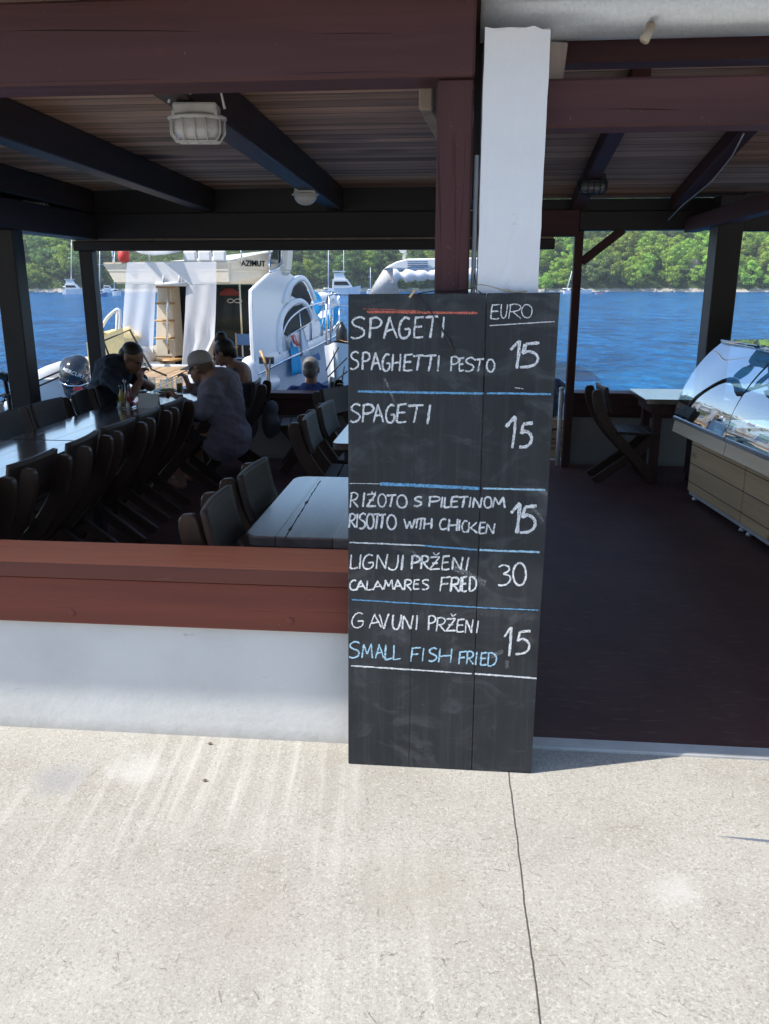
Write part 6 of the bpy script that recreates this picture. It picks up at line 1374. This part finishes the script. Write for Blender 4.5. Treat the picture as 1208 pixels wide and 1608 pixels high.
# ================================================================== BOATS AT ANCHOR FAR OUT
def far_boat(name, lab, cat, px, py, wpx, hpx, mast=None, cabin=.5, second=False, hullm='gel', people=0, yaw=0, masts=(), group='boats at anchor'):
    p = WF.hit(px, py, 2, -1.0); k = p.y/1290.; L, H = wpx*k, hpx*k; F = Frame(p, R(yaw)); T = Thing(name, lab, cat, (0, 0, 0), F, group)
    mb = MB(); hh = H*.45; secs = []
    for t, w, dz in ((-.5, .30, .95), (-.3, .40, .95), (.1, .40, 1.0), (.35, .26, 1.12), (.5, .02, 1.25)): secs.append([(L*t, -L*w*.5, hh*dz), (L*t*.97, -L*w*.4, -.3), (L*t*.97, L*w*.4, -.3), (L*t, L*w*.5, hh*dz)])
    mb.loft(secs, cap=True, smooth=False); T.part('hull', mb, hullm)
    if cabin:
        mb = MB(); mb.prism([(-L*.36, -L*.13, hh*.9), (-L*.34, -L*.13, hh+H*cabin*.55), (L*.10, -L*.13, hh+H*cabin*.55), (L*.28, -L*.13, hh*.95)], (0, L*.26, 0), bev=L*.008); CB = T.part('cabin', mb, 'gel')
        mb = MB(); mb.prism([(-L*.30, -L*.135, hh+H*cabin*.16), (-L*.30, -L*.135, hh+H*cabin*.40), (L*.08, -L*.135, hh+H*cabin*.40), (L*.17, -L*.135, hh+H*cabin*.16)], (0, L*.27, 0)); T.part('windows', mb, 'darkglass', CB)
    if second:
        mb = MB(); mb.prism([(-L*.30, -L*.10, hh+H*cabin*.56), (-L*.30, -L*.10, hh+H*cabin*.95), (-L*.02, -L*.10, hh+H*cabin*.95), (L*.06, -L*.10, hh+H*cabin*.56)], (0, L*.2, 0), bev=L*.006); mb.span((-L*.34, -L*.12, hh+H*cabin*1.02), (L*.04, L*.12, hh+H*cabin*1.08), 0)
        for x in (-.30, -.02): mb.tube([(L*x, -L*.1, hh+H*cabin*.9), (L*x, -L*.1, hh+H*cabin*1.03)], L*.006, 5)
        T.part('upper_deck', mb, 'gel')
    for x, top in masts:
        q = F.l(WF.hit(x, top, 1, p.y)); x0 = F.l(WF.hit(x, py, 1, p.y)).x; mb = MB(); mb.tube([(x0 if not mast else mast*k, 0, hh*.8), (q.x, 0, q.z)], [.16, .10], 6); mb.tube([(q.x+(x0-q.x)*.5-.8, 0, hh+(q.z-hh)*.6), (q.x+(x0-q.x)*.5+.8, 0, hh+(q.z-hh)*.6)], .04, 5); mb.tube([(x0, 0, hh*1.5), (x0-L*.35, 0, hh*1.45)], .16, 6); T.part('mast', mb, 'gel')
    return T, F, L, H, hh
far_boat('catamaran', 'white catamaran with tall mast anchored left of the far-left window post', 'catamaran', 117, 462, 34, 17, cabin=.8, second=True, masts=((112.5, 372),))
far_boat('sailboat', 'dark-hulled sailboat with bare mast just right of the second post', 'sailboat', 161, 466, 15, 12, cabin=.6, hullm='bluecanvas', masts=((157, 385),))
far_boat('motor_boat', 'white motor boat far out behind the dark-hulled sailboat', 'motor boat', 171, 459, 18, 12, cabin=.7)
far_boat('sailboat', 'small white sailboat close to the left edge of the mesh screen', 'sailboat', 184, 464, 13, 12, cabin=.6, masts=((180, 392),))
far_boat('motor_yacht', 'white two-deck motor yacht at anchor between the big yacht and the cruiser', 'yacht', 541, 465, 50, 28, cabin=.8, second=True)
far_boat('sailboat', 'sailboat with the left of two tall masts above the two-deck yacht', 'sailboat', 517, 462, 22, 13, cabin=.4, masts=((516, 380),), yaw=10)
far_boat('sailboat', 'sailboat with the right of two tall masts behind the two-deck yacht', 'sailboat', 542, 461, 24, 12, cabin=.4, masts=((540, 380),))
far_boat('sailboat', 'faint sailboat mast by the tree line left of the grey canvas cruiser', 'sailboat', 582, 461, 12, 8, cabin=.4, masts=((582, 420),))
far_boat('motor_boat', 'small pale blue boat by the right side of the white pillar', 'motor boat', 848, 457, 12, 8, cabin=.7, hullm='aqua')
far_boat('sailboat', 'white sailboat with leaning mast crossed by the thin brown post', 'sailboat', 907, 461, 43, 11, cabin=.5, masts=((898.5, 426),), mast=-17)
T, F, L, H, hh = far_boat('excursion_boat', 'dark excursion boat with a white awning, full of passengers, near the rocks', 'boat', 945, 457, 28, 9, cabin=0, hullm='black')
mb = MB(); mb.span((-L*.2, -L*.1, H*1.05), (L*.5, L*.1, H*1.13), 0)
for x in (-.18, .2, .48): mb.tube([(L*x, -L*.1, hh), (L*x, -L*.1, H*1.06)], L*.008, 5)
T.part('awning', mb, 'gel')
mb = MB(); q = random.Random(1)
for k in range(14): x = L*(-.35+.06*k); mb.sphere((x, q.uniform(-.1, .1)*L, hh+H*.18), (L*.018, L*.018, H*.2), 8, 6); mb.sphere((x, q.uniform(-.1, .1)*L, hh+H*.42), L*.013, 8, 6)
o = T.part('passengers', mb, 'navy'); o['kind'] = 'stuff'
far_boat('rowing_boat', 'small pink boat on the water below the excursion boat', 'boat', 942, 462, 13, 4, cabin=0, hullm='pink')

# ------------------------------------------------------------------ the sea air
mb = MB(); mb.span((-750, -250, -4), (750, 650, 90), 0)
hm = bpy.data.materials.new('sea_haze'); hm.use_nodes = True; ht = hm.node_tree; ht.nodes.clear()
ho = ht.nodes.new('ShaderNodeOutputMaterial'); hv = ht.nodes.new('ShaderNodeVolumePrincipled'); hv.inputs['Color'].default_value = (.86, .92, 1, 1); hv.inputs['Density'].default_value = .0003; hv.inputs['Anisotropy'].default_value = .2
ht.links.new(hv.outputs[0], ho.inputs['Volume']); M['haze'] = hm
solo('haze', mb, 'haze', None, None, frame=WF, kind='stuff')
